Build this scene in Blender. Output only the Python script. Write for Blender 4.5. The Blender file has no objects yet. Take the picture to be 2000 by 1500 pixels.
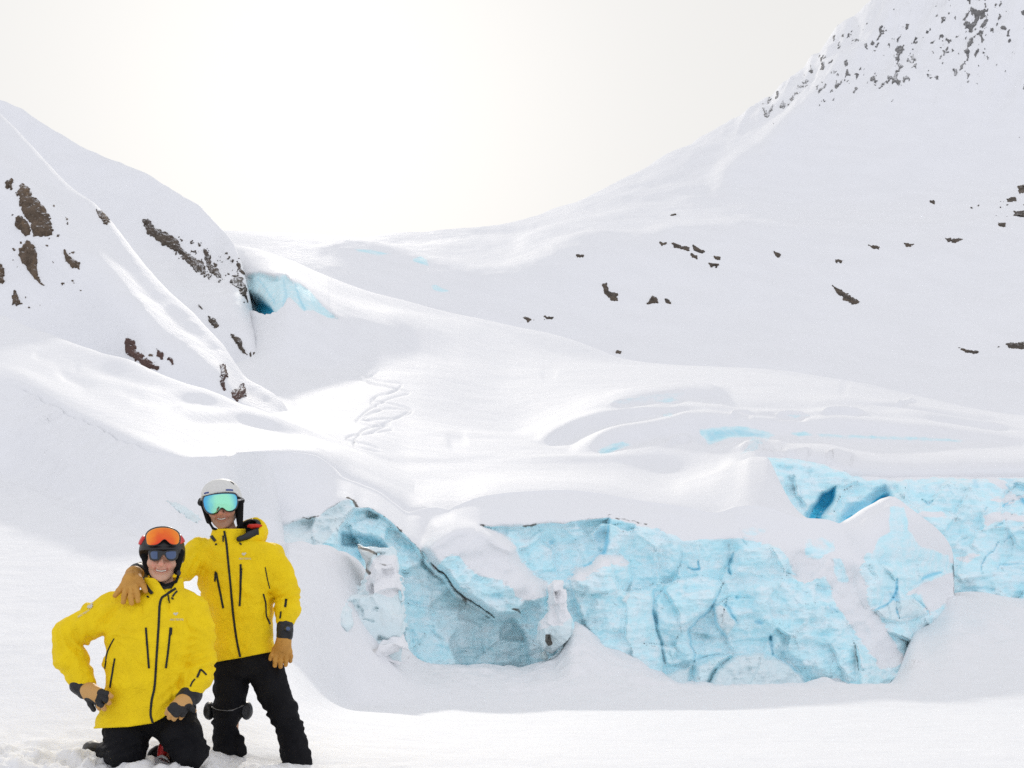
import bpy, math, random
import numpy as np
from mathutils import Vector, Matrix
from mathutils.bvhtree import BVHTree

S = bpy.context.scene
COL = S.collection

# ------------------------------------------------------------------ camera
F, CX, HY, CZ = 2400.0, 1000.0, 1082.0, 1.35        # focal length, centre column, horizon row (photo pixels), eye height
cam_data = bpy.data.cameras.new('camera')
cam_data.sensor_fit = 'HORIZONTAL'; cam_data.sensor_width = 36.0
cam_data.lens = 36.0 * F / 2000.0
cam_data.shift_y = (HY - 750.0) / 2000.0
cam_data.clip_start = 0.1; cam_data.clip_end = 20000
cam = bpy.data.objects.new('camera', cam_data); COL.objects.link(cam)
cam.location = (0, 0, CZ); cam.rotation_euler = (math.radians(90), 0, 0)
S.camera = cam

# ------------------------------------------------------------------ sky, sun, exposure
SUN_EL, SUN_AZ = math.radians(20.5), math.radians(-8.5)     # azimuth measured from +Y towards +X
SUN = Vector((math.sin(SUN_AZ) * math.cos(SUN_EL), math.cos(SUN_AZ) * math.cos(SUN_EL), math.sin(SUN_EL)))
W = bpy.data.worlds.new('World'); S.world = W; W.use_nodes = True
nt = W.node_tree; nt.nodes.clear()
out = nt.nodes.new('ShaderNodeOutputWorld'); bg = nt.nodes.new('ShaderNodeBackground')
sky = nt.nodes.new('ShaderNodeTexSky'); sky.sky_type = 'NISHITA'; sky.sun_disc = False
sky.sun_elevation = SUN_EL; sky.sun_rotation = SUN_AZ; sky.air_density = 1.0; sky.dust_density = 2.0
SKY_STRENGTH = 0.1
bg.inputs['Strength'].default_value = SKY_STRENGTH
tc = nt.nodes.new('ShaderNodeTexCoord')
dot = nt.nodes.new('ShaderNodeVectorMath'); dot.operation = 'DOT_PRODUCT'
nrm = nt.nodes.new('ShaderNodeVectorMath'); nrm.operation = 'NORMALIZE'
nt.links.new(tc.outputs['Generated'], nrm.inputs[0])
nt.links.new(nrm.outputs[0], dot.inputs[0]); dot.inputs[1].default_value = SUN
mx = nt.nodes.new('ShaderNodeMath'); mx.operation = 'MAXIMUM'; mx.inputs[1].default_value = 0.0
nt.links.new(dot.outputs['Value'], mx.inputs[0])
def wmath(op, a, b):
    n = nt.nodes.new('ShaderNodeMath'); n.operation = op
    for i, v in enumerate((a, b)):
        if isinstance(v, (int, float)): n.inputs[i].default_value = v
        else: nt.links.new(v, n.inputs[i])
    return n.outputs[0]
g1 = wmath('MULTIPLY', wmath('POWER', mx.outputs[0], 60.0), 1.5)     # bright veil round the hidden sun
g2 = wmath('MULTIPLY', wmath('POWER', mx.outputs[0], 14.0), 0.3)
glow = wmath('ADD', g1, g2)
# thin overcast: white veil, slightly uneven
cl = nt.nodes.new('ShaderNodeTexNoise'); cl.inputs['Scale'].default_value = 2.2; cl.inputs['Detail'].default_value = 5
nt.links.new(nrm.outputs[0], cl.inputs['Vector'])
clv = wmath('ADD', wmath('MULTIPLY', cl.outputs['Fac'], 0.3), 9.0)
veil = nt.nodes.new('ShaderNodeMix'); veil.data_type = 'RGBA'; veil.blend_type = 'MULTIPLY'; veil.inputs['Factor'].default_value = 1
VEIL = (0.925, 0.917, 0.90, 1)
# the veil is warm round the sun and bluish on the far side of the sky
vc = nt.nodes.new('ShaderNodeMix'); vc.data_type = 'RGBA'
vr = nt.nodes.new('ShaderNodeMapRange'); vr.interpolation_type = 'SMOOTHSTEP'
vr.inputs[1].default_value = -0.3; vr.inputs[2].default_value = 0.95
nt.links.new(dot.outputs['Value'], vr.inputs[0]); nt.links.new(vr.outputs[0], vc.inputs['Factor'])
vc.inputs['A'].default_value = (1.005, 1.015, 1.10, 1); vc.inputs['B'].default_value = VEIL
nt.links.new(vc.outputs['Result'], veil.inputs['A'])
cmb = nt.nodes.new('ShaderNodeCombineColor')
tot = wmath('ADD', clv, glow)
for i in range(3): nt.links.new(tot, cmb.inputs[i])
nt.links.new(cmb.outputs[0], veil.inputs['B'])
add = nt.nodes.new('ShaderNodeMix'); add.data_type = 'RGBA'; add.blend_type = 'MIX'
add.inputs['Factor'].default_value = 0.98
nt.links.new(sky.outputs[0], add.inputs['A']); nt.links.new(veil.outputs['Result'], add.inputs['B'])
nt.links.new(add.outputs['Result'], bg.inputs['Color'])
nt.links.new(bg.outputs[0], out.inputs[0])

sun_data = bpy.data.lights.new('sun', 'SUN'); sun_data.energy = 1.5; sun_data.angle = math.radians(1.5)
sun_data.color = (1.0, 0.93, 0.82)
sun = bpy.data.objects.new('sun', sun_data); COL.objects.link(sun)
sun.rotation_euler = (-SUN).to_track_quat('-Z', 'Y').to_euler()
S.view_settings.view_transform = 'Standard'; S.view_settings.look = 'None'
S.cycles.use_denoising = False          # keep the fine grain
S.view_settings.exposure = 0.0; S.view_settings.gamma = 1.0; S.view_settings.use_curve_mapping = False

# ------------------------------------------------------------------ helpers
def pt(px, py, D):
    return np.array(((px - CX) * D / F, D, CZ + (HY - py) * D / F))

def _h(ix, iy, iz, seed):
    n = (ix.astype(np.int64) * 374761393 + iy.astype(np.int64) * 668265263 + iz.astype(np.int64) * 2147483647 + seed * 974634777) & 0xFFFFFFFF
    n = ((n ^ (n >> 13)) * 1274126177) & 0xFFFFFFFF
    n = ((n ^ (n >> 16)) * 2246822519) & 0xFFFFFFFF
    return ((n ^ (n >> 15)) & 0xFFFF) / 32767.5 - 1.0
def vnoise(x, y, z=None, seed=0):
    x = np.asarray(x, float); y = np.asarray(y, float)
    z = np.zeros_like(x) if z is None else np.asarray(z, float)
    fx, fy, fz = np.floor(x), np.floor(y), np.floor(z)
    tx, ty, tz = x - fx, y - fy, z - fz
    u = lambda t: t * t * t * (t * (t * 6 - 15) + 10)
    ux, uy, uz = u(tx), u(ty), u(tz)
    c = lambda a, b, c_: _h(fx + a, fy + b, fz + c_, seed)
    def plane(k):
        return (c(0, 0, k) * (1 - ux) + c(1, 0, k) * ux) * (1 - uy) + (c(0, 1, k) * (1 - ux) + c(1, 1, k) * ux) * uy
    if not np.any(z): return plane(0)
    return plane(0) * (1 - uz) + plane(1) * uz
def fbm(x, y, z=None, octv=4, seed=0, gain=0.5, lac=2.03):
    s = 0; a = 1.0; f = 1.0; t = 0
    for o in range(octv):
        s = s + a * vnoise(x * f, y * f, None if z is None else z * f, seed + o * 17); t += a
        a *= gain; f *= lac
    return s / t
def smooth(a, b, x):
    t = np.clip((x - a) / (b - a), 0, 1); return t * t * (3 - 2 * t)

def facets(x, y, n, box, tilt, off, seed, edge=4.0, sx=1.0, sy=1.0):
    """broken planar facets: every cell of a scattered pattern gets a plane of its own"""
    r = np.random.RandomState(seed)
    cx_, cy_ = r.uniform(box[0], box[2], n), r.uniform(box[1], box[3], n); tx, ty, o_ = r.normal(0, tilt, n), r.normal(0, tilt, n), r.normal(0, off, n)
    shp = x.shape; x, y = x.ravel(), y.ravel(); d1 = np.full(x.size, 1e9); d2 = d1.copy(); v1 = np.zeros(x.size); v2 = v1.copy()
    for i in range(n):
        d = np.hypot((x - cx_[i]) * sx, (y - cy_[i]) * sy); v = o_[i] + tx[i] * (x - cx_[i]) + ty[i] * (y - cy_[i])
        m = d < d1; m2 = ~m & (d < d2)
        d2 = np.where(m, d1, np.where(m2, d, d2)); v2 = np.where(m, v1, np.where(m2, v, v2)); d1 = np.where(m, d, d1); v1 = np.where(m, v, v1)
    w_ = .5 * smooth(edge, 0, d2 - d1)
    return (v1 * (1 - w_) + v2 * w_).reshape(shp)
def seg_dist(X, Y, poly, closed=False):
    """distance from points to a polyline, and the position along it (0..1)"""
    P = np.asarray(poly, float)
    if closed: P = np.vstack([P, P[:1]])
    best = np.full(np.shape(X), 1e9); tt = np.zeros(np.shape(X))
    L = np.r_[0, np.cumsum(np.hypot(*(P[1:, :2] - P[:-1, :2]).T))]
    for i in range(len(P) - 1):
        ax, ay = P[i][:2]; bx, by = P[i + 1][:2]
        dx, dy = bx - ax, by - ay; l2 = dx * dx + dy * dy + 1e-12
        t = np.clip(((X - ax) * dx + (Y - ay) * dy) / l2, 0, 1)
        d = np.hypot(X - ax - t * dx, Y - ay - t * dy)
        m = d < best
        best = np.where(m, d, best); tt = np.where(m, (L[i] + t * (L[i + 1] - L[i])) / L[-1], tt)
    return best, tt
def poly_sd(X, Y, poly):
    """signed distance to a polygon, positive inside"""
    P = np.asarray(poly, float); inside = np.zeros(np.shape(X), bool)
    n = len(P); j = n - 1
    for i in range(n):
        xi, yi = P[i]; xj, yj = P[j]
        if yi != yj:
            inside ^= ((yi > Y) != (yj > Y)) & (X < (xj - xi) * (Y - yi) / (yj - yi) + xi)
        j = i
    d, _ = seg_dist(X, Y, P, True)
    return np.where(inside, d, -d)

def pchip_slopes(x, y):
    h = np.diff(x, axis=0); d = np.diff(y, axis=0) / h
    m = np.zeros_like(y)
    if len(x) == 2:
        m[:] = d[0]; return m
    w1 = 2 * h[1:] + h[:-1]; w2 = h[1:] + 2 * h[:-1]
    with np.errstate(divide='ignore', invalid='ignore'):
        mm = (w1 + w2) / (w1 / d[:-1] + w2 / d[1:])
    mm = np.where(d[:-1] * d[1:] > 0, mm, 0.0)
    m[1:-1] = mm; m[0] = d[0]; m[-1] = d[-1]
    return m
def pchip1(xk, yk, x):
    xk = np.asarray(xk, float); yk = np.asarray(yk, float)
    m = pchip_slopes(xk[:, None], yk[:, None])[:, 0]
    i = np.clip(np.searchsorted(xk, x) - 1, 0, len(xk) - 2)
    h = xk[i + 1] - xk[i]; t = np.clip((x - xk[i]) / h, 0, 1)
    return ((1 + 2 * t) * (1 - t) ** 2 * yk[i] + t * (1 - t) ** 2 * h * m[i] + t * t * (3 - 2 * t) * yk[i + 1] + t * t * (t - 1) * h * m[i + 1])

def columns(a, b, fine0, fine1, step, coarse):
    L = np.arange(fine0, a - 1, -coarse)[::-1]; M = np.arange(fine0, fine1 + 1, step); R = np.arange(fine1 + coarse, b + 1, coarse)
    return np.unique(np.r_[L, M, R]).astype(float)

class Loft:
    """terrain sheet: rows of (px, py, D) control points, near to far, joined by smooth curves into a dense grid"""
    def __init__(self, cols, rows, steps, smooth_cols=0):
        self.cols = cols
        RD, RZ = [], []
        for r in rows:
            mode = 'py'
            if r[0] == 'z': mode, r = 'z', r[1:]
            r = np.array(r, float)
            D = pchip1(r[:, 0], r[:, 2], cols) if len(r) > 1 else np.full(len(cols), r[0, 2])
            v = pchip1(r[:, 0], r[:, 1], cols) if len(r) > 1 else np.full(len(cols), r[0, 1])
            RD.append(D); RZ.append(v if mode == 'z' else CZ + (HY - v) * D / F)
        RD, RZ = np.array(RD), np.array(RZ)
        if smooth_cols:
            k = np.hanning(smooth_cols * 2 + 1); k /= k.sum()
            f = lambda a: np.array([np.convolve(np.pad(q, smooth_cols, 'edge'), k, 'valid') for q in a])
            RD, RZ = f(RD), f(RZ)
        ch = np.hypot(np.diff(RD, axis=0), np.diff(RZ, axis=0)) + 1e-3
        T = np.vstack([np.zeros(len(cols)), np.cumsum(ch ** 0.75, axis=0)])
        mD, mZ = pchip_slopes(T, RD), pchip_slopes(T, RZ)
        Ds, Zs = [], []
        for i in range(len(rows) - 1):
            n = steps[i]; h = T[i + 1] - T[i]
            for k in range(n):
                t = k / n
                a, b, c, d = (1 + 2 * t) * (1 - t) ** 2, t * (1 - t) ** 2, t * t * (3 - 2 * t), t * t * (t - 1)
                Ds.append(a * RD[i] + b * h * mD[i] + c * RD[i + 1] + d * h * mD[i + 1])
                Zs.append(a * RZ[i] + b * h * mZ[i] + c * RZ[i + 1] + d * h * mZ[i + 1])
        Ds.append(RD[-1]); Zs.append(RZ[-1])
        self.Y = np.array(Ds); self.Z = np.array(Zs)
        De = np.maximum(np.abs(self.Y), 6.0)
        self.X = (cols[None, :] - CX) * De / F
        self.attr = {}
        self.refresh()
    def refresh(self):
        Ys = np.maximum(self.Y, 1.0)
        self.px = CX + F * self.X / Ys; self.py = HY - F * (self.Z - CZ) / Ys
    def paint(self, name, m):
        self.attr[name] = np.maximum(self.attr.get(name, np.zeros_like(self.X)), m)
    def groove(self, poly, wpx, dz, taper=0.15, mask=None):
        d, t = seg_dist(self.px, self.py, poly)
        w = np.exp(-(d / wpx) ** 2) * smooth(0, taper, t) * smooth(0, taper, 1 - t)
        if mask is not None: w = w * mask
        self.Z = self.Z + dz * w
    def build(self, name, mat, kind='structure', label=None):
        R, N = self.X.shape
        V = np.stack([self.X, self.Y, self.Z], -1).reshape(-1, 3)
        i = np.arange(R * N).reshape(R, N)
        Q = np.stack([i[:-1, :-1], i[:-1, 1:], i[1:, 1:], i[1:, :-1]], -1).reshape(-1, 4)
        o = mesh_np(name, V, Q, mat, attrs={k: v.reshape(-1) for k, v in self.attr.items()})
        o['kind'] = kind
        if label: o['label'] = label
        self.obj = o; self.V, self.Q = V, Q; self._tree = None
        return o
    def tree(self):
        if self._tree is None: self._tree = BVHTree.FromPolygons(self.V.tolist(), self.Q.tolist())
        return self._tree

def mesh_np(name, V, Q, mat=None, parent=None, smooth_=True, attrs=None):
    V = np.ascontiguousarray(V, np.float32); Q = np.asarray(Q, np.int32)
    me = bpy.data.meshes.new(name)
    k = Q.shape[1]
    me.vertices.add(len(V)); me.vertices.foreach_set('co', V.ravel())
    me.loops.add(len(Q) * k); me.loops.foreach_set('vertex_index', Q.ravel())
    me.polygons.add(len(Q)); me.polygons.foreach_set('loop_start', np.arange(0, len(Q) * k, k, dtype=np.int32))
    me.polygons.foreach_set('loop_total', np.full(len(Q), k, np.int32))
    me.polygons.foreach_set('use_smooth', np.full(len(Q), smooth_, bool))
    me.update(calc_edges=True)
    for n, v in (attrs or {}).items():
        a = me.attributes.new(n, 'FLOAT', 'POINT'); a.data.foreach_set('value', np.ascontiguousarray(v, np.float32))
    me.validate()
    if mat: me.materials.append(mat)
    o = bpy.data.objects.new(name, me); COL.objects.link(o)
    if parent is not None: o.parent = parent
    return o

def tag(o, label=None, cat=None, group=None, kind=None):
    for k, v in (('label', label), ('category', cat), ('group', group), ('kind', kind)):
        if v: o[k] = v
    return o

# ------------------------------------------------------------------ node helper
class NT:
    def __init__(self, name):
        self.m = bpy.data.materials.new(name); self.m.use_nodes = True
        self.t = self.m.node_tree; self.b = self.t.nodes['Principled BSDF']
    def n(self, typ, **kw):
        x = self.t.nodes.new(typ)
        for k, v in kw.items(): setattr(x, k, v)
        return x
    def put(self, sock, v):
        if isinstance(v, (int, float)): sock.default_value = v
        elif isinstance(v, (tuple, list)): sock.default_value = tuple(v) + ((1,) if len(v) == 3 and sock.type == 'RGBA' else ())
        else: self.t.links.new(v, sock)
    def math(self, op, a, b=0.0, clamp=False):
        x = self.n('ShaderNodeMath', operation=op); x.use_clamp = clamp
        self.put(x.inputs[0], a); self.put(x.inputs[1], b); return x.outputs[0]
    def mix(self, f, a, b, blend='MIX'):
        x = self.n('ShaderNodeMix', data_type='RGBA', blend_type=blend)
        self.put(x.inputs['Factor'], f); self.put(x.inputs['A'], a); self.put(x.inputs['B'], b); return x.outputs['Result']
    def noise(self, scale, detail=4, rough=0.55, vec=None, dist=0.0, col=False):
        x = self.n('ShaderNodeTexNoise'); self.put(x.inputs['Scale'], scale); x.inputs['Detail'].default_value = detail
        x.inputs['Roughness'].default_value = rough; x.inputs['Distortion'].default_value = dist
        self.t.links.new(vec if vec is not None else self.pos(), x.inputs['Vector'])
        return x.outputs['Color' if col else 'Fac']
    def pos(self):
        if not hasattr(self, '_p'): self._p = self.n('ShaderNodeNewGeometry')
        return self._p.outputs['Position']
    def objc(self):
        if not hasattr(self, '_o'): self._o = self.n('ShaderNodeTexCoord')
        return self._o.outputs['Object']
    def scale(self, v, s):
        x = self.n('ShaderNodeVectorMath', operation='MULTIPLY'); self.put(x.inputs[0], v); x.inputs[1].default_value = s; return x.outputs[0]
    def nz(self):
        self.pos(); s = self.n('ShaderNodeSeparateXYZ'); self.t.links.new(self._p.outputs['Normal'], s.inputs[0]); return s.outputs['Z']
    def attr(self, name):
        x = self.n('ShaderNodeAttribute'); x.attribute_name = name; return x.outputs['Fac']
    def ramp(self, v, a, b, c0=0.0, c1=1.0):
        x = self.n('ShaderNodeMapRange', interpolation_type='SMOOTHSTEP'); self.put(x.inputs[0], v)
        x.inputs[1].default_value = a; x.inputs[2].default_value = b; x.inputs[3].default_value = c0; x.inputs[4].default_value = c1; return x.outputs[0]
    def bump(self, h, strength, dist, prev=None):
        x = self.n('ShaderNodeBump'); x.inputs['Strength'].default_value = strength; x.inputs['Distance'].default_value = dist
        self.put(x.inputs['Height'], h)
        if prev is not None: self.t.links.new(prev, x.inputs['Normal'])
        return x.outputs[0]
    def done(self, color=None, rough=None, normal=None, **kw):
        if color is not None: self.put(self.b.inputs['Base Color'], color)
        if rough is not None: self.put(self.b.inputs['Roughness'], rough)
        if normal is not None: self.t.links.new(normal, self.b.inputs['Normal'])
        for k, v in kw.items(): self.put(self.b.inputs[k.replace('_', ' ')], v)
        return self.m

# ------------------------------------------------------------------ snow and ice materials
SNOW_C = (0.86, 0.87, 0.885)
def snow_material(name, fine, coarse, fine_d, coarse_d, ice=True):
    m = NT(name)
    n1 = m.noise(fine, 3, 0.7); n2 = m.noise(coarse, 5, 0.55)
    c = m.mix(m.ramp(n2, 0.3, 0.7), SNOW_C, tuple(v * 0.975 for v in SNOW_C))
    if ice:
        k = m.math('ADD', m.attr('ice'), m.math('MULTIPLY', m.math('SUBTRACT', m.noise(coarse * 5, 5, 0.65), 0.5), 1.1))
        f = m.ramp(k, 0.3, 0.95)
        dk = m.ramp(m.attr('deep'), 0.2, 0.9)
        ic = m.mix(m.ramp(m.noise(coarse * 4, 5, .65), .3, .7), (0.55, 0.85, 0.92), (0.76, 0.90, 0.93))
        ic = m.mix(dk, ic, (0.05, 0.50, 0.72))  # cave and crevasse blue: light filtered through ice painted over the ice tone
        c = m.mix(f, c, ic)
    nn = m.bump(n1, 0.5, fine_d); nn = m.bump(n2, 0.5, coarse_d, nn)
    return m.done(c, 0.75, nn, Specular_IOR_Level=0.15)
M_SNOW_NEAR = snow_material('snow_near', 60.0, 3.0, 0.012, 0.05, ice=False)
M_SNOW_MID = snow_material('snow_mid', 14.0, 0.8, 0.05, 0.12)
M_SNOW_HILL = snow_material('snow_hill', 5.0, 0.5, 0.12, 0.25)
M_SNOW_FAR = snow_material('snow_far', 0.5, 0.06, 1.0, 1.6)
# ================================================================== terrain
# --- snow field: the flat the men stand on, rising into the shaded bank on the left and to the foot of the ice
g = Loft(columns(-4000, 6000, -700, 2400, 4, 90), [
    ('z', (0, 0.2, -60)),
    ('z', (-2000, .5, 2), (0, .10, 2), (700, 0, 2), (2000, 0, 2)),
    ('z', (-2000, .6, 6.0), (0, .12, 6.0), (400, .06, 6.0), (800, 0.0, 6.0), (2000, 0, 6.0)),
    ('z', (-2000, .9, 7.5), (-200, .2, 7.5), (0, .17, 7.5), (200, .15, 7.5), (340, .13, 7.5), (450, .06, 7.5), (600, .02, 7.5), (1000, .0, 7.5), (2000, 0, 7.5)),
    ('z', (-2000, 1.4, 11), (0, .72, 10.7), (150, .64, 10.4), (330, .50, 9.8), (450, .30, 9.8), (580, .05, 10), (700, -.12, 10.5), (1000, -.24, 10.5), (2000, -.25, 10.5)),
    ('z', (-2000, 2.6, 18), (0, 1.82, 16.8), (150, 1.52, 15.2), (330, 1.02, 12.8), (450, .50, 12), (580, .07, 12), (700, -.40, 13.5), (1000, -.50, 13.7), (2000, -.52, 13.7)),
    ('z', (-2000, 3.4, 22), (0, 2.50, 20.5), (150, 1.90, 17.4), (330, 1.28, 14.2), (450, .66, 13.4), (580, .08, 13.4), (700, -.62, 15.6), (900, -.71, 16.2), (2000, -.715, 16.2)),
    ((-2000, 900, 23), (0, 930, 21.8), (150, 985, 18.5), (330, 1070, 15), (450, 1190, 14), (580, 1300, 14), (700, 1378, 16.5), (900, 1380, 17), (1300, 1382, 17), (2000, 1378, 17), (3000, 1378, 17)),
    ('z', (-2000, 3.9, 24.5), (0, 3.18, 22.7), (150, 2.55, 19.35), (330, 1.70, 15.6), (450, 1.04, 14.9), (580, .58, 16), (700, -.30, 17.3), (900, -.71, 18.2), (1300, -.80, 18.5), (2000, -.74, 18.5)),
    ((-2000, 780, 27), (0, 835, 23.5), (150, 885, 20.2), (330, 975, 16.4), (440, 1040, 16.6), (500, 1064, 19.2), (560, 1062, 19.6), (620, 1063, 19.5), (690, 1085, 20), (720, 1118, 20.3), (760, 1210, 20.4), (800, 1272, 20.6), (840, 1300, 21), (1030, 1304, 22), (1052, 1293, 22.1), (1086, 1281, 22.2), (1104, 1250, 22.5), (1118, 1213, 22.8), (1140, 1222, 22.9), (1180, 1256, 23), (1240, 1280, 23.5), (1290, 1312, 23.8), (1330, 1332, 24), (1570, 1340, 24.3), (1700, 1342, 24.3), (1742, 1328, 24.5), (1764, 1288, 25.2), (1782, 1228, 27), (1802, 1208, 28), (1830, 1190, 29), (1862, 1158, 30.5), (1900, 1155, 31.5), (2000, 1170, 31.5), (3000, 1180, 31.5)),
    ((-2000, 700, 30), (0, 750, 25.8), (150, 818, 21.8), (335, 890, 17.7), (440, 893, 18.9), (500, 886, 20.3), (530, 885, 20.9), (566, 1085, 20.8), (620, 1095, 20.6), (720, 1150, 21), (840, 1310, 22), (1020, 1310, 23), (1090, 1290, 23.3), (1120, 1245, 23.8), (1300, 1325, 25), (1700, 1345, 25.5), (1800, 1250, 28), (1900, 1165, 33), (3000, 1180, 33)),
], [10, 12, 40, 50, 40, 30, 14, 24, 80, 40], smooth_cols=5)
X, Y = g.X, g.Y
near = np.clip((40 - np.abs(Y)) / 40, 0, 1)
g.Z += 0.05 * fbm(X * .35, Y * .22, octv=4, seed=3) * near * smooth(24, 17, Y) * smooth(4, 12, np.abs(Y))
# the trampled, lumpy snow round the two men
tr = smooth(1.2, 0.0, np.hypot((X + 2.25) / 2.5, (Y - 7.0) / 1.05))
lump = fbm(X * 4.2, Y * 4.2, octv=4, seed=9, gain=.6)
g.Z += tr * (0.095 * lump + 0.06 * np.abs(fbm(X * 9, Y * 9, octv=3, seed=21)))
g.Z += 0.008 * fbm(X * 2.5, Y * 1.5, octv=4, seed=5) * smooth(3, 6, Y) * smooth(22, 14, Y)
g.Z += smooth(17.5, 19.5, Y) * smooth(26, 24, Y) * smooth(1760, 1720, g.px) * (.10 * fbm(X * 1.1, Y * 1.3, octv=4, seed=15, gain=.6) + .05 * np.abs(fbm(X * 3, Y * 3, octv=3, seed=16)))
g.refresh()
for qx_, qy_, rx_, hh_ in ((1826, 1222, .30, .20), (1898, 1250, .22, .12), (1938, 1228, .34, .18), (1975, 1262, .25, .10), (1795, 1248, .25, .14), (1780, 1300, .2, .10), (1858, 1262, .3, .10), (1985, 1200, .5, .16), (1610, 1336, .25, .12), (1129, 1270, .08, -.07), (1964, 1229, .10, -.08), (1947, 1256, .10, -.08), (662, 1265, .10, -.06), (1250, 1300, .2, .05), (1480, 1345, .25, .06), (900, 1312, .2, .05), (760, 1290, .25, .08)):
    q_ = np.where((g.Y > 12), np.hypot(g.px - qx_, g.py - qy_), 1e9); r_, k_i = np.unravel_index(q_.argmin(), q_.shape)
    g.Z += hh_ * np.exp(-(((g.X - g.X[r_, k_i]) / rx_) ** 2 + ((g.Y - g.Y[r_, k_i]) / (rx_ * 1.6)) ** 2))
g.build('snow_field', M_SNOW_NEAR, label='bright flat snow in front with a shaded bank rising on one side')

# --- snow bank top: from the lip of the bank up to its sunlit crest
b = Loft(columns(-2600, 900, -500, 860, 4, 90), [
    ((-2000, 712, 30.2), (0, 762, 25.8), (150, 830, 21.8), (335, 905, 17.8), (440, 920, 18.9), (500, 920, 20.8), (560, 920, 21.6), (640, 945, 22.7), (700, 980, 23.6), (800, 1025, 24.3), (860, 1030, 24.6)),
    ((-2000, 700, 30.3), (0, 750, 26.0), (150, 815, 22.0), (335, 889, 17.9), (385, 893, 18.5), (440, 892, 19.2), (500, 884, 20.9), (560, 884, 21.8), (610, 891, 22.4), (640, 909, 22.9), (665, 933, 23.4), (700, 947, 23.8), (740, 964, 24.1), (770, 986, 24.3), (800, 1003, 24.5), (860, 1006, 24.3)),
    ((-2000, 690, 32), (0, 728, 27.0), (150, 791, 23.0), (300, 852, 20.0), (335, 868, 19.6), (385, 886, 19.6), (440, 888, 20.4), (500, 877, 21.6), (560, 872, 22.6), (610, 874, 23.4), (640, 886, 24.0), (700, 912, 25.6), (800, 955, 27), (860, 974, 27.3)),
    ((-2000, 650, 35), (0, 704, 29.4), (100, 738, 27.4), (200, 776, 25.0), (300, 812, 23.0), (350, 838, 22.2), (440, 862, 23.2), (500, 866, 24.0), (560, 864, 25), (640, 872, 26.6), (700, 893, 28.2), (800, 930, 29.6), (860, 946, 30)),
    ((-2000, 600, 40), (0, 655, 35), (100, 690, 32), (200, 730, 29.3), (300, 765, 27.5), (400, 800, 27.0), (500, 830, 27.7), (600, 850, 29.2), (700, 880, 31.0), (800, 918, 32.6), (860, 934, 33)),
    ((-2000, 540, 46), (0, 615, 40), (60, 641, 38), (120, 662, 36), (200, 690, 33.2), (250, 703, 32), (330, 737, 30.4), (440, 780, 29.8), (520, 808, 30.2), (580, 830, 31), (640, 856, 32), (700, 880, 33), (760, 896, 33.6), (800, 917, 34.1), (860, 933, 34.5)),
    ((-2000, 560, 50), (0, 640, 44), (250, 735, 36), (440, 812, 34), (580, 862, 35), (700, 905, 36), (860, 940, 37)),
    ((-2000, 700, 58), (0, 760, 52), (440, 900, 42), (700, 960, 42), (860, 980, 42)),
], [3, 14, 24, 40, 40, 10, 6], smooth_cols=4)
b.Z += 0.06 * fbm(b.X * .3, b.Y * .2, octv=3, seed=31) * smooth(0.12, .4, np.linspace(0, 1, b.X.shape[0]))[:, None]
# wind-cut ridges on the bank
b.groove([(95, 700), (130, 735), (165, 752), (230, 763), (280, 782), (330, 788), (390, 782), (450, 795)], 11, -0.07)
b.groove([(150, 738), (200, 752), (260, 770), (320, 775), (400, 770), (470, 800)], 16, 0.07)
b.groove([(340, 815), (400, 826), (470, 823), (540, 838), (600, 850)], 8, -0.07)
b.groove([(330, 800), (420, 812), (480, 812), (560, 832)], 12, 0.06)
b.groove([(60, 690), (100, 702), (160, 718)], 10, -0.04)
b.refresh()
b.build('snow_bank', M_SNOW_NEAR, label='sunlit snow bank top with wind cut ridges above its shaded face')

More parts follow.
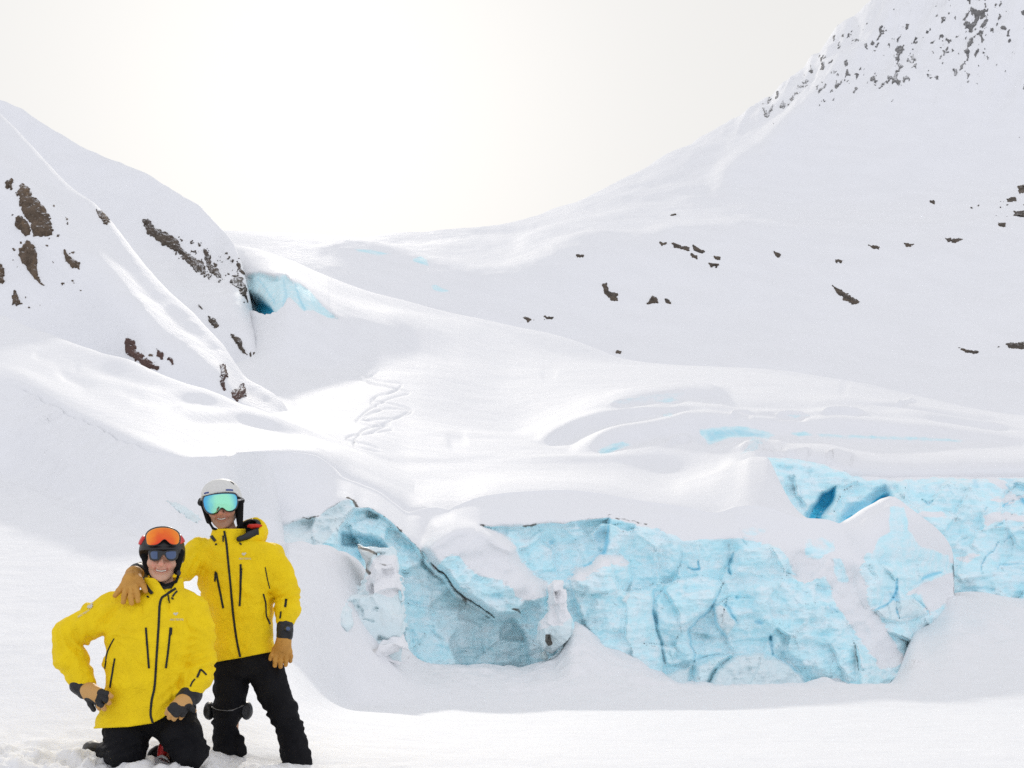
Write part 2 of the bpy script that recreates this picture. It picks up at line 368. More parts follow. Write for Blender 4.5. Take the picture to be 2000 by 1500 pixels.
# --- glacier: plateau behind the ice cliff, its crevasse waves, the long hump above them
GL_LIP = ((400, 895, 20.5), (600, 885, 22.3), (660, 925, 23), (700, 945, 23.3), (760, 979, 23.7), (800, 1000, 24), (850, 991, 24.2), (890, 988, 24.4), (950, 968, 24.6), (1020, 960, 25), (1100, 957, 25.3), (1170, 963, 25.5), (1240, 976, 25.6), (1320, 987, 25.6), (1400, 1001, 25.6), (1464, 987, 25.6), (1500, 991, 25.6), (1532, 1002, 25.6), (1568, 1012, 25.6), (1616, 1018, 25.6), (1650, 1040, 25.6), (1720, 1150, 25.8), (1840, 1420, 26), (2000, 1450, 26), (2800, 1450, 26))
c = Loft(np.unique(np.r_[columns(380, 3200, 380, 2080, 4, 60), np.arange(640, 840, 2)]), [
    tuple((x, y + 14, d + .05) for x, y, d in GL_LIP),
    tuple((x, y + 1, d + .45) for x, y, d in GL_LIP),
    ((400, 870, 25), (600, 868, 26), (700, 905, 27), (800, 935, 29), (1000, 918, 33), (1200, 922, 33.5), (1310, 948, 31.2), (1350, 942, 30.5), (1400, 924, 30.6), (1440, 904, 31.2), (1470, 894, 31.5), (1498, 893, 31.5), (1515, 925, 30.2), (1530, 955, 29), (1545, 982, 28), (1570, 1008, 27), (1620, 1030, 26.8), (1720, 1170, 27), (1840, 1420, 27), (2800, 1450, 27)),
    ((400, 860, 27), (600, 862, 28), (700, 895, 29), (800, 918, 31), (1000, 908, 34.5), (1200, 906, 35), (1330, 925, 34), (1400, 914, 33), (1440, 900, 32.2), (1498, 900, 32.4), (1520, 1000, 31), (1550, 1080, 30), (1650, 1150, 30), (1840, 1350, 30), (2800, 1380, 30)),
    ((400, 850, 29), (600, 858, 29.6), (700, 888, 30.4), (800, 905, 33), (1000, 895, 36), (1110, 890, 36), (1165, 891, 36), (1240, 887, 36), (1300, 885, 36), (1400, 888, 35.5), (1470, 885, 34.6), (1500, 910, 34.2), (1530, 960, 34), (1600, 985, 34), (1700, 985, 34.5), (2000, 985, 34.5), (2800, 985, 34.5)),
    # shelf edge on top of the rear cliff / foot of the first wave
    ((400, 845, 30), (600, 852, 30.4), (700, 880, 31.5), (800, 895, 34), (1000, 889, 37), (1105, 889, 37), (1165, 890, 37), (1240, 875, 37.4), (1290, 868, 37.4), (1330, 872, 37), (1400, 876, 36.6), (1470, 868, 35.6), (1500, 878, 34.6), (1540, 898, 34), (1600, 905, 34), (1660, 926, 33.8), (1740, 931, 33.8), (2000, 930, 33.8), (2800, 930, 33.8)),
    # first wave: foot, crest
    ((400, 800, 40), (600, 835, 34), (700, 868, 33.3), (800, 882, 36), (1000, 878, 39), (1090, 886, 38), (1110, 888, 37.7), (1180, 885, 37.8), (1240, 872, 38.2), (1300, 858, 38.6), (1350, 857, 38.6), (1385, 872, 38.2), (1420, 856, 38.6), (1480, 854, 38.6), (1500, 860, 38.4), (1540, 853, 38.6), (1600, 853, 38.6), (1680, 857, 38.8), (1880, 863, 39), (2000, 871, 39), (2800, 880, 39)),
    ((400, 790, 42), (600, 828, 37), (700, 850, 36), (800, 862, 39), (1000, 868, 41), (1090, 880, 39.4), (1110, 882, 39.2), (1140, 868, 39.2), (1170, 849, 39.2), (1200, 838, 39.3), (1260, 828, 39.5), (1310, 818, 39.7), (1340, 809, 39.8), (1380, 807, 39.9), (1430, 811, 39.9), (1500, 816, 39.9), (1560, 819, 39.9), (1620, 815, 40), (1700, 821, 40), (1800, 828, 40.2), (1900, 841, 40.4), (2000, 853, 40.4), (2800, 880, 41)),
    # second wave
    ((400, 780, 44), (600, 818, 40), (700, 840, 38.5), (800, 848, 41.5), (1000, 862, 43), (1045, 866, 42.6), (1075, 874, 41.8), (1110, 868, 41.4), (1140, 852, 41.4), (1200, 833, 41.8), (1260, 822, 42), (1310, 812, 42.4), (1380, 801, 42.8), (1430, 807, 42.8), (1480, 812, 42.6), (1560, 815, 42.4), (1620, 808, 42.6), (1700, 811, 43), (1800, 818, 43), (1900, 831, 43), (2000, 843, 43), (2800, 880, 44)),
    ((400, 770, 46), (600, 808, 42.5), (700, 830, 40.5), (800, 838, 43.5), (1000, 856, 44.5), (1045, 862, 43.4), (1080, 841, 43), (1120, 821, 43), (1160, 809, 43), (1220, 798, 43.2), (1260, 792, 43.4), (1300, 791, 43.5), (1330, 794, 43.5), (1400, 796, 43.6), (1440, 804, 43.5), (1500, 801, 43.4), (1560, 806, 43.2), (1620, 798, 43.6), (1700, 803, 44), (1800, 811, 44), (1900, 825, 44), (2000, 838, 44), (2800, 880, 45)),
    # third wave
    ((400, 760, 48), (600, 798, 45), (700, 818, 43), (800, 826, 46), (1000, 846, 47), (1100, 820, 46), (1180, 796, 46), (1230, 790, 46), (1280, 787, 46.2), (1320, 789, 46.2), (1345, 780, 46.6), (1400, 784, 46.6), (1450, 793, 46.2), (1560, 798, 46.2), (1640, 792, 46.6), (1740, 799, 47), (1800, 804, 47), (1900, 819, 47), (2000, 832, 47), (2800, 880, 48)),
    ((400, 750, 50), (600, 790, 47), (700, 806, 45.5), (800, 814, 48.5), (1000, 832, 49.5), (1100, 810, 48.4), (1170, 788, 47.6), (1240, 771, 47.6), (1290, 765, 47.7), (1350, 760, 47.9), (1385, 762, 48), (1430, 783, 47.8), (1500, 784, 47.8), (1560, 786, 47.8), (1640, 780, 48.2), (1740, 791, 48.4), (1800, 799, 48.6), (1900, 815, 48.6), (2000, 828, 49), (2800, 880, 50)),
    # plain between the waves and the hump; bottom of the shaded bowl on its far left
    ((200, 740, 58), (400, 715, 60), (466, 714, 60), (520, 730, 60), (600, 740, 61), (660, 736, 62), (700, 728, 64), (750, 720, 65), (820, 726, 65), (1000, 760, 64), (1200, 755, 62), (1400, 750, 60), (1600, 765, 60), (1800, 793, 60), (1900, 810, 60), (2000, 824, 60), (2800, 880, 60)),
    ((200, 760, 62), (440, 730, 72), (466, 702, 71), (484, 697, 68), (520, 712, 63.5), (600, 722, 64.5), (660, 718, 66), (700, 700, 69), (750, 682, 71), (820, 690, 76), (900, 700, 80), (1000, 720, 80), (1200, 728, 76), (1400, 735, 72), (1600, 752, 70), (1800, 788, 70), (1900, 806, 70), (2000, 820, 70), (2800, 875, 70)),
    ((200, 700, 91), (440, 640, 91), (468, 585, 91), (487, 556, 85), (560, 556, 74), (600, 590, 73), (650, 620, 74), (700, 620, 78), (760, 622, 82.5), (830, 640, 91), (900, 650, 101), (960, 666, 105), (1000, 680, 103), (1040, 692, 100), (1100, 706, 97), (1200, 714, 95), (1400, 724, 90), (1600, 743, 86), (1800, 782, 84), (1900, 802, 84), (2000, 816, 84), (2800, 870, 84)),
    ((200, 620, 98), (440, 560, 98), (464, 522, 98), (484, 512, 95), (560, 528, 88), (620, 556, 88), (700, 584, 96), (760, 598, 106), (830, 612, 116), (900, 624, 124), (960, 642, 122), (1000, 657, 118), (1040, 677, 113), (1080, 692, 110), (1150, 706, 106), (1200, 710, 104), (1300, 715, 102), (1400, 720, 99), (1600, 739, 95), (1800, 779, 93), (1900, 800, 92), (2000, 814, 92), (2800, 868, 92)),
    ((200, 520, 112), (440, 478, 112), (480, 483, 113), (560, 507, 110), (640, 541, 114), (720, 571, 122), (800, 593, 132), (850, 606, 137), (900, 617, 139), (960, 629, 137), (1000, 638, 134), (1060, 651, 129), (1120, 669, 123), (1180, 691, 117), (1210, 700, 114), (1250, 707, 111), (1300, 712, 108), (1400, 717, 105), (1500, 723, 102), (1600, 736, 100), (1700, 753, 98), (1800, 776, 98), (1900, 798, 98), (2000, 813, 98), (2800, 866, 98)),
    ((200, 540, 130), (440, 495, 130), (474, 500, 126), (560, 530, 125), (720, 600, 140), (900, 650, 155), (1000, 670, 150), (1200, 728, 128), (1400, 742, 118), (1600, 760, 112), (1800, 800, 110), (2000, 836, 110), (2800, 880, 110)),
    ((200, 600, 160), (400, 600, 160), (720, 700, 190), (1000, 780, 200), (1400, 850, 170), (2000, 950, 150), (2800, 980, 150)),
], [3, 16, 10, 12, 6, 8, 16, 10, 16, 10, 16, 60, 36, 40, 24, 24, 8, 6], smooth_cols=3)
c.Z += 0.10 * fbm(c.X * .18, c.Y * .12, octv=4, seed=41) * smooth(26, 34, c.Y)
# lateral hollow left of the dome, soft swells
c.groove([(870, 866), (893, 860), (915, 856)], 14, -0.07, .3)
c.groove([(1055, 733), (1075, 729), (1090, 735)], 12, -0.06, .3)
c.groove([(1640, 752), (1660, 760)], 12, -0.05, .3)
# ski tracks zig-zagging down the glacier
def zig(pts, n=10):
    P = np.array(pts, float); t = np.arange(len(P)); tt = np.linspace(0, len(P) - 1, (len(P) - 1) * n + 1)
    return np.stack([pchip1(t, P[:, 0], tt), pchip1(t, P[:, 1], tt)], 1)
for tr_ in ([(700, 728), (740, 745), (785, 752), (760, 770), (725, 783), (760, 790), (805, 804), (770, 818), (695, 822), (730, 832), (760, 828), (720, 846), (676, 856)],
            [(705, 736), (725, 750), (745, 755), (800, 768), (770, 778), (730, 796), (700, 818), (755, 800), (800, 803), (760, 824), (706, 842), (690, 868), (752, 886)],
            [(690, 732), (712, 745), (775, 762), (735, 776), (725, 790), (745, 800), (712, 818), (740, 826), (766, 838), (690, 850), (676, 858), (720, 868), (748, 880)]):
    c.groove(zig(tr_), 1.7, -0.055, .04)
for tr_ in ([(655, 728), (690, 722), (720, 735), (742, 724)], [(640, 735), (700, 742), (735, 730)]):
    c.groove(zig(tr_), 2.5, -0.05, .1)
c.groove([(476, 716), (510, 728), (545, 750), (566, 780), (570, 805)], 12, -0.1)
c.groove([(500, 726), (530, 742), (552, 770)], 9, -0.1)
for p_ in ([(1425, 812), (1440, 806), (1470, 808)], [(1510, 812), (1540, 808), (1580, 812)], [(1600, 802), (1640, 798), (1690, 804)], [(1690, 792), (1800, 806), (1990, 838)], [(1750, 790), (1770, 785), (1785, 778)], [(1300, 866), (1330, 858), (1352, 857)], [(1530, 888), (1560, 882), (1585, 880)], [(1610, 888), (1630, 883), (1670, 895)], [(1180, 790), (1260, 784), (1330, 786)], [(1690, 780), (1800, 797), (1960, 822)], [(1440, 872), (1490, 866), (1540, 868)]):
    c.groove(p_, 3.4, .14, .2); c.groove([(x_, y_ + 6) for x_, y_ in p_], 3.4, -.10, .2)
c.refresh()
# blue ice showing in the crevasse faces
def blob(L, poly, soft, name='ice', amp=1.0, rows=None):
    sd = poly_sd(L.px, L.py, poly); L.paint(name, amp * smooth(-soft, soft, sd) * (1 if rows is None else rows(L)))
blob(c, [(1365, 838), (1400, 834), (1445, 832), (1480, 838), (1515, 848), (1500, 858), (1480, 854), (1425, 855), (1400, 864), (1385, 870), (1370, 852)], 5)
blob(c, [(1540, 846), (1570, 842), (1595, 850), (1560, 853)], 4)
blob(c, [(1165, 880), (1190, 868), (1215, 861), (1235, 868), (1215, 876), (1190, 886), (1172, 888)], 4, amp=.8)
blob(c, [(1280, 782), (1310, 776), (1325, 782), (1300, 788)], 4, amp=.8)
blob(c, [(1290, 808), (1310, 806), (1318, 812), (1298, 815)], 3, amp=.7)
blob(c, [(1535, 810), (1560, 808), (1590, 812), (1550, 817)], 3, amp=.7)
blob(c, [(1590, 846), (1700, 850), (1800, 853), (1880, 858), (1880, 864), (1700, 858), (1600, 854)], 4, amp=.75)
blob(c, [(1180, 785), (1240, 772), (1340, 762), (1340, 775), (1280, 786), (1200, 792)], 5, amp=.42)
blob(c, [(1470, 850), (1500, 862), (1480, 880), (1440, 890), (1450, 882)], 4, amp=.6)
blob(c, [(1375, 840), (1445, 836), (1505, 848), (1490, 856), (1425, 853), (1385, 866)], 6, 'deep', .42)
blob(c, [(1545, 845), (1590, 850), (1560, 852)], 4, 'deep', .4); blob(c, [(1175, 882), (1215, 864), (1230, 868), (1190, 885)], 4, 'deep', .4)
# the ice cave at the head of the bowl, cut back into the slope
cave = [(480, 536), (505, 530), (530, 537), (556, 534), (566, 545), (585, 552), (604, 566), (618, 582), (634, 600), (660, 622), (640, 620), (612, 606), (590, 606), (576, 590), (562, 576), (552, 596), (540, 606), (516, 612), (500, 606), (478, 596)]
blob(c, cave, 4)
hole = [(476, 566), (495, 568), (515, 582), (530, 608), (516, 612), (500, 606), (476, 598)]
sd = poly_sd(c.px, c.py, hole); far = (c.Y > 60) & (c.Y < 100)
c.paint('deep', smooth(-3, 8, sd) * far)
for pl, w in (([(548, 540), (552, 570), (545, 600)], 5), ([(572, 552), (580, 580), (592, 600)], 5), ([(500, 540), (515, 560), (530, 585)], 5)):
    d_, t_ = seg_dist(c.px, c.py, pl); c.paint('deep', .45 * np.exp(-(d_ / w) ** 2) * far)
sdc = poly_sd(c.px, c.py, cave)
rel = fbm(c.px * .03, c.py * .012, octv=4, seed=77)
c.Y += far * (smooth(-2, 4, sdc) * (0.9 + 1.1 * rel) + smooth(-2, 5, sd) * 3.0)
c.build('glacier', M_SNOW_MID, label='snow covered glacier with crevasse waves, ski tracks and a long hump')

# --- near left hill: steep face with rock outcrops, lit along its ridge
ridge1 = ((-900, -260, 84), (-300, 10, 72), (0, 236, 62), (48, 278, 60.5), (96, 326, 59), (144, 373, 57.5), (192, 406, 56.3), (240, 455, 54.8), (288, 512, 53), (336, 565, 51.5), (374, 599, 50.3), (408, 637, 49), (442, 675, 47.8), (461, 709, 46.8), (480, 735, 46), (504, 750, 45.4), (552, 783, 44), (576, 822, 42.8), (620, 880, 41), (800, 1000, 40))
kk = lambda x: float(np.interp(x, [300, 560, 700], [1, .45, .3]))
h1 = Loft(columns(-900, 760, -480, 640, 3, 60), [
    tuple((x, max(y + 330 * kk(x), 800 + max(0, x - 400) * .6), min(d - 13.5 * kk(x), 42.0 + max(0, -x) * .02)) for x, y, d in ridge1),
    tuple((x, y + 215 * kk(x), d - 12.2 * kk(x)) for x, y, d in ridge1),
    tuple((x, y + 145 * kk(x), d - 11.2 * kk(x)) for x, y, d in ridge1),
    tuple((x, y + 95 * kk(x), d - 9.6 * kk(x)) for x, y, d in ridge1),
    tuple((x, y + 50 * kk(x), d - 5.7 * kk(x)) for x, y, d in ridge1),
    tuple((x, y, d) for x, y, d in ridge1),
    tuple((x, y + 20, d + 3) for x, y, d in ridge1),
    tuple((x, y + 200, d + 9) for x, y, d in ridge1),
], [30, 60, 40, 30, 16, 8, 6], smooth_cols=6)
h1.Z += (0.22 * fbm(h1.X * .22, h1.Z * .22, octv=5, seed=51) + 0.5 * fbm(h1.X * .08, h1.Z * .08, octv=3, seed=53))
h1.refresh()
h1.build('near_hill', M_SNOW_HILL, label='steep snowy hillside with brown rock outcrops and a sunlit ridge')

# --- rear left hill
ridge2 = ((-900, -150, 135), (-300, 80, 122), (0, 195, 115), (40, 216, 113), (120, 266, 109), (170, 301, 107), (250, 333, 104), (300, 351, 102), (340, 373, 100), (380, 402, 98), (420, 442, 96), (450, 472, 93), (465, 502, 90), (480, 552, 86), (491, 606, 81.5), (506, 690, 75.5), (540, 790, 72), (700, 900, 70))
h2 = Loft(columns(-900, 640, -300, 560, 3, 60), [
    tuple((x, max(y + 30, 800), 66) for x, y, d in ridge2),
    ((-900, 640, 78), (0, 640, 72), (300, 640, 70), (400, 650, 69.5), (440, 668, 68.5), (480, 694, 67.5), (520, 730, 67), (540, 792, 67), (700, 905, 66)),
    tuple((x, y + 130 - max(0, x - 380) * 1.0, d - 9.5 + max(0, x - 380) * .05) for x, y, d in ridge2),
    tuple((x, y + 40 - max(0, x - 400) * .25, d - 3.5) for x, y, d in ridge2),
    tuple((x, y, d) for x, y, d in ridge2),
    tuple((x, y + 20, d + 5) for x, y, d in ridge2),
    tuple((x, y + 250, d + 16) for x, y, d in ridge2),
], [8, 60, 50, 30, 8, 6], smooth_cols=5)
h2.Z += 0.5 * fbm(h2.X * .14, h2.Z * .14, octv=5, seed=61) + 0.5 * fbm(h2.X * .05, h2.Z * .05, octv=3, seed=63)
h2.refresh()
h2.build('rear_hill', M_SNOW_HILL, label='shaded snowy hillside behind the sunlit ridge with a dark rock band')

# --- far saddle and the big mountain on the far side of the valley
SIL = ((-400, 450, 620), (450, 461, 620), (600, 464, 620), (700, 469, 640), (760, 459, 680), (860, 448, 740), (950, 440, 800), (1030, 428, 850), (1080, 415, 880), (1130, 398, 900), (1160, 385, 910), (1210, 360, 930), (1260, 335, 950), (1310, 306, 970), (1350, 287, 985), (1400, 255, 1000), (1450, 222, 1010), (1470, 206, 1015), (1500, 185, 1020), (1530, 161, 1030), (1570, 131, 1040), (1590, 106, 1045), (1610, 86, 1050), (1640, 60, 1060), (1670, 31, 1070), (1705, -2, 1080), (1800, -95, 1110), (2000, -260, 1160), (2400, -480, 1240), (3200, -700, 1300))
e = Loft(columns(-400, 3200, 420, 2080, 4, 60), [
    ((-400, 900, 190), (700, 860, 200), (1000, 870, 220), (2000, 960, 200), (3200, 980, 200)),
    ((-400, 620, 250), (450, 600, 250), (600, 620, 250), (800, 680, 260), (1000, 730, 270), (1200, 760, 270), (1500, 800, 260), (2000, 850, 250), (3200, 880, 250)),
    ((-400, 520, 310), (450, 510, 310), (600, 530, 310), (800, 570, 320), (1000, 600, 335), (1200, 620, 350), (1500, 640, 360), (2000, 660, 380), (3200, 660, 400)),
    # foot of the lit shelf line, then the shelf crest
    ((-400, 476, 380), (450, 470, 380), (560, 472, 380), (640, 477, 380), (700, 486, 378), (760, 494, 378), (850, 506, 380), (930, 514, 385), (968, 516, 390), (1030, 506, 400), (1102, 490, 412), (1165, 476, 425), (1255, 470, 435), (1400, 470, 450), (1600, 480, 470), (2000, 470, 500), (3200, 450, 520)),
    ((-400, 470, 400), (450, 465, 400), (560, 467, 400), (640, 469, 400), (700, 476, 400), (760, 485, 400), (850, 497, 402), (930, 505, 408), (968, 508, 412), (1030, 495, 424), (1102, 471, 440), (1165, 456, 452), (1255, 452, 462), (1310, 438, 475), (1400, 436, 490), (1600, 445, 510), (2000, 430, 545), (3200, 400, 570)),
    ((-400, 468, 440), (450, 464, 440), (640, 470, 445), (760, 484, 450), (850, 494, 455), (930, 500, 462), (985, 496, 470), (1050, 476, 485), (1100, 462, 500), (1165, 446, 515), (1255, 434, 530), (1310, 426, 540), (1400, 424, 550), (1600, 425, 570), (2000, 400, 610), (3200, 360, 640)),
    ((-400, 470, 490), (450, 465, 490), (700, 476, 500), (850, 482, 520), (950, 484, 535), (998, 480, 540), (1040, 462, 555), (1088, 441, 570), (1184, 416, 590), (1280, 409, 600), (1330, 404, 605), (1400, 398, 615), (1600, 390, 640), (2000, 350, 690), (3200, 280, 720)),
    ((-400, 470, 540), (450, 466, 540), (700, 473, 560), (850, 466, 600), (950, 462, 620), (1000, 458, 630), (1040, 446, 645), (1088, 430, 660), (1184, 402, 690), (1280, 372, 720), (1404, 330, 750), (1560, 250, 790), (1700, 180, 820), (2000, 60, 880), (3200, -100, 940)),
    SIL,
    tuple((x, y + 10, d + 25) for x, y, d in SIL),
    tuple((x, y + 180, d + 120) for x, y, d in SIL),
], [6, 20, 36, 10, 12, 16, 24, 44, 5, 5], smooth_cols=4)
up = smooth(560, 1000, e.Y) * smooth(1150, 1500, e.px)
rid = 1 - np.abs(fbm(e.X * .016 + e.Z * .004, e.Z * .008, octv=5, seed=71))
gul = np.abs(fbm(e.px * .022 + e.py * .010, e.py * .006 - e.px * .003, octv=4, seed=79))
e.Z -= up * 10.0 * (gul - .2) * smooth(330, 120, e.py)
e.Z += smooth(250, 420, e.Y) * (3.5 * fbm(e.X * .02, e.Z * .02, octv=5, seed=73)) + up * 9.0 * (rid - .75) + 3.0 * fbm(e.X * .006, e.Y * .006, octv=3, seed=75) * smooth(260, 400, e.Y)
# lit spur running down from the summit
e.groove([(1380, 372), (1430, 335), (1500, 290), (1567, 226), (1650, 140), (1720, 60), (1770, 0)], 24, 6.0, .1)
e.groove([(1480, 330), (1540, 275), (1610, 205)], 22, 4.0, .2)
e.refresh()
blob(e, [(805, 506), (822, 500), (835, 508), (838, 520), (825, 516), (808, 512)], 4)
blob(e, [(842, 557), (852, 556), (866, 564), (880, 568), (862, 572), (846, 566)], 3)
blob(e, [(690, 486), (720, 486), (765, 496), (740, 500), (700, 493)], 4, amp=.8)
e.build('mountain', M_SNOW_FAR, label='high snowy mountain slope falling to the saddle behind the glacier')
# ================================================================== the ice cliff
def ice_material(name, scale=1.0):
    m = NT(name)
    P = m.pos()
    ns = m.noise(3.2 * scale, 6, 0.62)                                       # mottling
    st = m.noise(1.0, 6, 0.6, m.scale(P, (1.1 * scale, 1.1 * scale, 7.0 * scale)), dist=.6)   # layering
    fine = m.noise(26 * scale, 4, 0.65)
    mott = m.math('ADD', m.math('MULTIPLY', ns, .55), m.math('MULTIPLY', st, .45))
    blue = m.mix(m.ramp(mott, .36, .66), (0.60, 0.925, 1.0), (0.82, 0.95, 0.99))
    blue = m.mix(m.math('MULTIPLY', m.ramp(m.attr('pale'), .15, .85), .8), blue, (0.76, 0.85, 0.87))
    blue = m.mix(m.ramp(m.math('ADD', m.attr('deep'), m.math('MULTIPLY', m.math('SUBTRACT', ns, .5), .35)), .15, 1.0), blue, (0.09, 0.62, 0.86))  # bluer in cracks and recesses: clean ice plus filtered light put into the colour
    k = m.math('ADD', m.attr('ice'), m.math('MULTIPLY', m.math('SUBTRACT', m.noise(5.5 * scale, 6, .68), .5), .75))
    k = m.math('SUBTRACT', k, m.math('MULTIPLY', m.ramp(m.nz(), .3, .85), .4))   # snow settles on ledges
    frost = m.math('MULTIPLY', m.ramp(fine, .56, .72), .35)
    c = m.mix(m.ramp(k, .34, .66), SNOW_C, m.mix(frost, blue, SNOW_C))
    dn = m.math('ADD', m.attr('dirt'), m.math('MULTIPLY', m.math('SUBTRACT', m.noise(9 * scale, 6, .7), .5), .9))  # masks real grime and also the painted shade in gaps and one hole
    c = m.mix(m.math('MULTIPLY', m.ramp(dn, .45, .85), .95), c, m.mix(m.noise(20 * scale, 2), (0.06, 0.055, 0.045), (0.16, 0.14, 0.115)))
    sn = m.math('ADD', m.attr('stain'), m.math('MULTIPLY', m.math('SUBTRACT', m.noise(6 * scale, 6, .7), .5), .9))
    c = m.mix(m.math('MULTIPLY', m.ramp(sn, .4, 1.0), .55), c, (0.36, 0.33, 0.29))
    nn = m.bump(fine, .35, .03 / scale); nn = m.bump(mott, .25, .08 / scale, nn)
    return m.done(c, m.mix(m.ramp(k, .3, .7), (.8, .8, .8), (.5, .5, .5)), nn, Specular_IOR_Level=.3)
M_ICE = ice_material('glacier_ice')

class Relief:
    """a cliff face: grid over the face, each vertex at its own distance"""
    def __init__(self, x0, x1, step, nrow, ctrl, bottom, top):
        cols = np.arange(x0, x1 + .1, step); s = np.linspace(0, 1, nrow)
        bt = np.interp(cols, *zip(*bottom)) if not callable(bottom) else bottom(cols)
        tp = np.interp(cols, *zip(*top)) if not callable(top) else top(cols)
        self.px = np.repeat(cols[None], nrow, 0); self.py = bt[None] * (1 - s[:, None]) + tp[None] * s[:, None]
        # ctrl: rows of (px, py, D), bottom to top
        Ck = []
        for r in ctrl:
            r = np.array(r, float); Ck.append((np.interp(cols, r[:, 0], r[:, 1]), np.interp(cols, r[:, 0], r[:, 2])))
        D = np.zeros_like(self.px)
        for j in range(len(cols)):
            yk = np.array([-q[0][j] for q in Ck]); dk = np.array([q[1][j] for q in Ck])
            yk = np.maximum.accumulate(yk + np.arange(len(yk)) * 1e-3)
            D[:, j] = np.interp(-self.py[:, j], yk, dk)
        k = np.hanning(13); k /= k.sum()
        D = np.array([np.convolve(np.pad(q, 6, 'edge'), k, 'valid') for q in D])
        D = np.array([np.convolve(np.pad(q, 6, 'edge'), k, 'valid') for q in D.T]).T
        self.D = D; self.attr = {n: np.zeros_like(D) for n in ('deep', 'dirt', 'stain', 'pale')}; self.attr['ice'] = np.ones_like(D)
        # wobble so that traced outlines are not ruler-straight
        self.qx = self.px + 5 * fbm(self.px * .03, self.py * .03, octv=4, seed=101); self.qy = self.py + 5 * fbm(self.px * .03, self.py * .03, octv=4, seed=102)
    def block(self, poly, off, bevel=8, rnd=0.0, R=40, pale=0.0, stain=0.0):
        sd = poly_sd(self.qx, self.qy, poly)
        self.D += off * smooth(-bevel * .4, bevel, sd) - rnd * np.sqrt(np.clip(sd / R, 0, 1))
        m = smooth(-3, 6, sd)
        if pale: self.attr['pale'] = np.maximum(self.attr['pale'], pale * m)
        if stain: self.attr['stain'] = np.maximum(self.attr['stain'], stain * m)
    def crack(self, poly, w, dep, deep=0.8, dirt=0.0):
        d, t = seg_dist(self.qx, self.qy, poly)
        wt = w * (.45 + .55 * np.sin(np.pi * np.clip(t * .9 + .05, 0, 1))) * (1 + .5 * fbm(self.px * .05, self.py * .05, octv=2, seed=5))
        p = np.exp(-(d / np.maximum(wt, .6)) ** 2)
        self.D += .34 * dep * p
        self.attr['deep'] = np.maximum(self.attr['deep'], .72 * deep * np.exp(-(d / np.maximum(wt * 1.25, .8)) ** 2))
        if dirt: self.attr['dirt'] = np.maximum(self.attr['dirt'], dirt * p)
    def mark(self, name, poly, amp=1.0, soft=6, inv=False):
        m = amp * smooth(-soft, soft, poly_sd(self.qx, self.qy, poly))
        self.attr[name] = np.minimum(self.attr[name], 1 - m) if inv else np.maximum(self.attr[name], m)
    def line(self, name, poly, w, amp=1.0):
        d, t = seg_dist(self.qx, self.qy, poly)
        w = w * (1.15 + 1.9 * fbm(self.px * .13, self.py * .13, octv=3, seed=33)); amp = amp * smooth(-.45, .05, fbm(self.px * .05, self.py * .05, octv=2, seed=35))
        self.attr[name] = np.maximum(self.attr[name], amp * np.exp(-(d / np.maximum(w, .5)) ** 2))
    def build(self, name, mat, back, label):
        px, py, D = self.px, self.py, self.D
        ker = np.hanning(15); ker /= ker.sum()                 # snow lying on the ice rounds off what is under it
        Bl = np.array([np.convolve(np.pad(q, 7, 'edge'), ker, 'valid') for q in D]); Bl = np.array([np.convolve(np.pad(q, 7, 'edge'), ker, 'valid') for q in Bl.T]).T
        sn_ = smooth(.55, .15, self.attr['ice']) * (1 - self.attr['dirt']) * .85
        D = D * (1 - sn_) + Bl * sn_
        X, Y, Z = (px - CX) * D / F, D.copy(), CZ + (HY - py) * D / F
        # carry the sheet over its top edge and down behind it
        Xs, Ys, Zs = [X], [Y], [Z]; A = {k: [v] for k, v in self.attr.items()}
        for dy, dz in back:
            Xs.append((px[-1:] - CX) * D[-1:] / F); Ys.append(Y[-1:] + dy); Zs.append(Z[-1:] + dz)
            for k in A: A[k].append(self.attr[k][-1:] * (0 if k != 'ice' else .2))
        X, Y, Z = np.vstack(Xs), np.vstack(Ys), np.vstack(Zs)
        R, N = X.shape; i = np.arange(R * N).reshape(R, N)
        Q = np.stack([i[:-1, :-1], i[:-1, 1:], i[1:, 1:], i[1:, :-1]], -1).reshape(-1, 4)
        o = mesh_np(name, np.stack([X, Y, Z], -1).reshape(-1, 3), Q, mat, attrs={k: np.vstack(v).reshape(-1) for k, v in A.items()})
        o['kind'] = 'structure'; o['label'] = label
        return o

BASE = ((460, 1070, 21.0), (560, 1064, 19.8), (650, 1075, 20.3), (720, 1120, 20.9), (800, 1272, 21.0), (840, 1300, 21.2), (1020, 1304, 22.3), (1110, 1262, 22.9), (1180, 1256, 23.1), (1240, 1280, 23.5), (1330, 1332, 24), (1570, 1340, 24.3), (1700, 1342, 24.3), (1760, 1310, 24.6), (1800, 1225, 26.2), (1864, 1160, 28.0))
EDGE = ((460, 1032), (520, 1029), (564, 1022), (590, 1013), (620, 1009), (642, 994), (668, 976), (681, 972), (694, 981), (698, 993), (720, 991), (742, 1000), (760, 1016), (786, 1038), (809, 1061), (826, 1078), (842, 1070), (880, 1040), (934, 1027), (1000, 1029), (1100, 1021), (1190, 1012), (1230, 1020), (1290, 1033), (1320, 1045), (1335, 1057), (1360, 1052), (1440, 1051), (1520, 1061), (1600, 1080), (1700, 1080), (1864, 1100))
EDGE_D = ((460, 21.0), (560, 20.6), (650, 20.9), (720, 21.4), (800, 21.8), (840, 22.0), (934, 22.9), (1020, 23.4), (1190, 24.0), (1300, 24.4), (1440, 24.6), (1600, 25.0), (1700, 25.6), (1800, 26.3), (1864, 28.4))
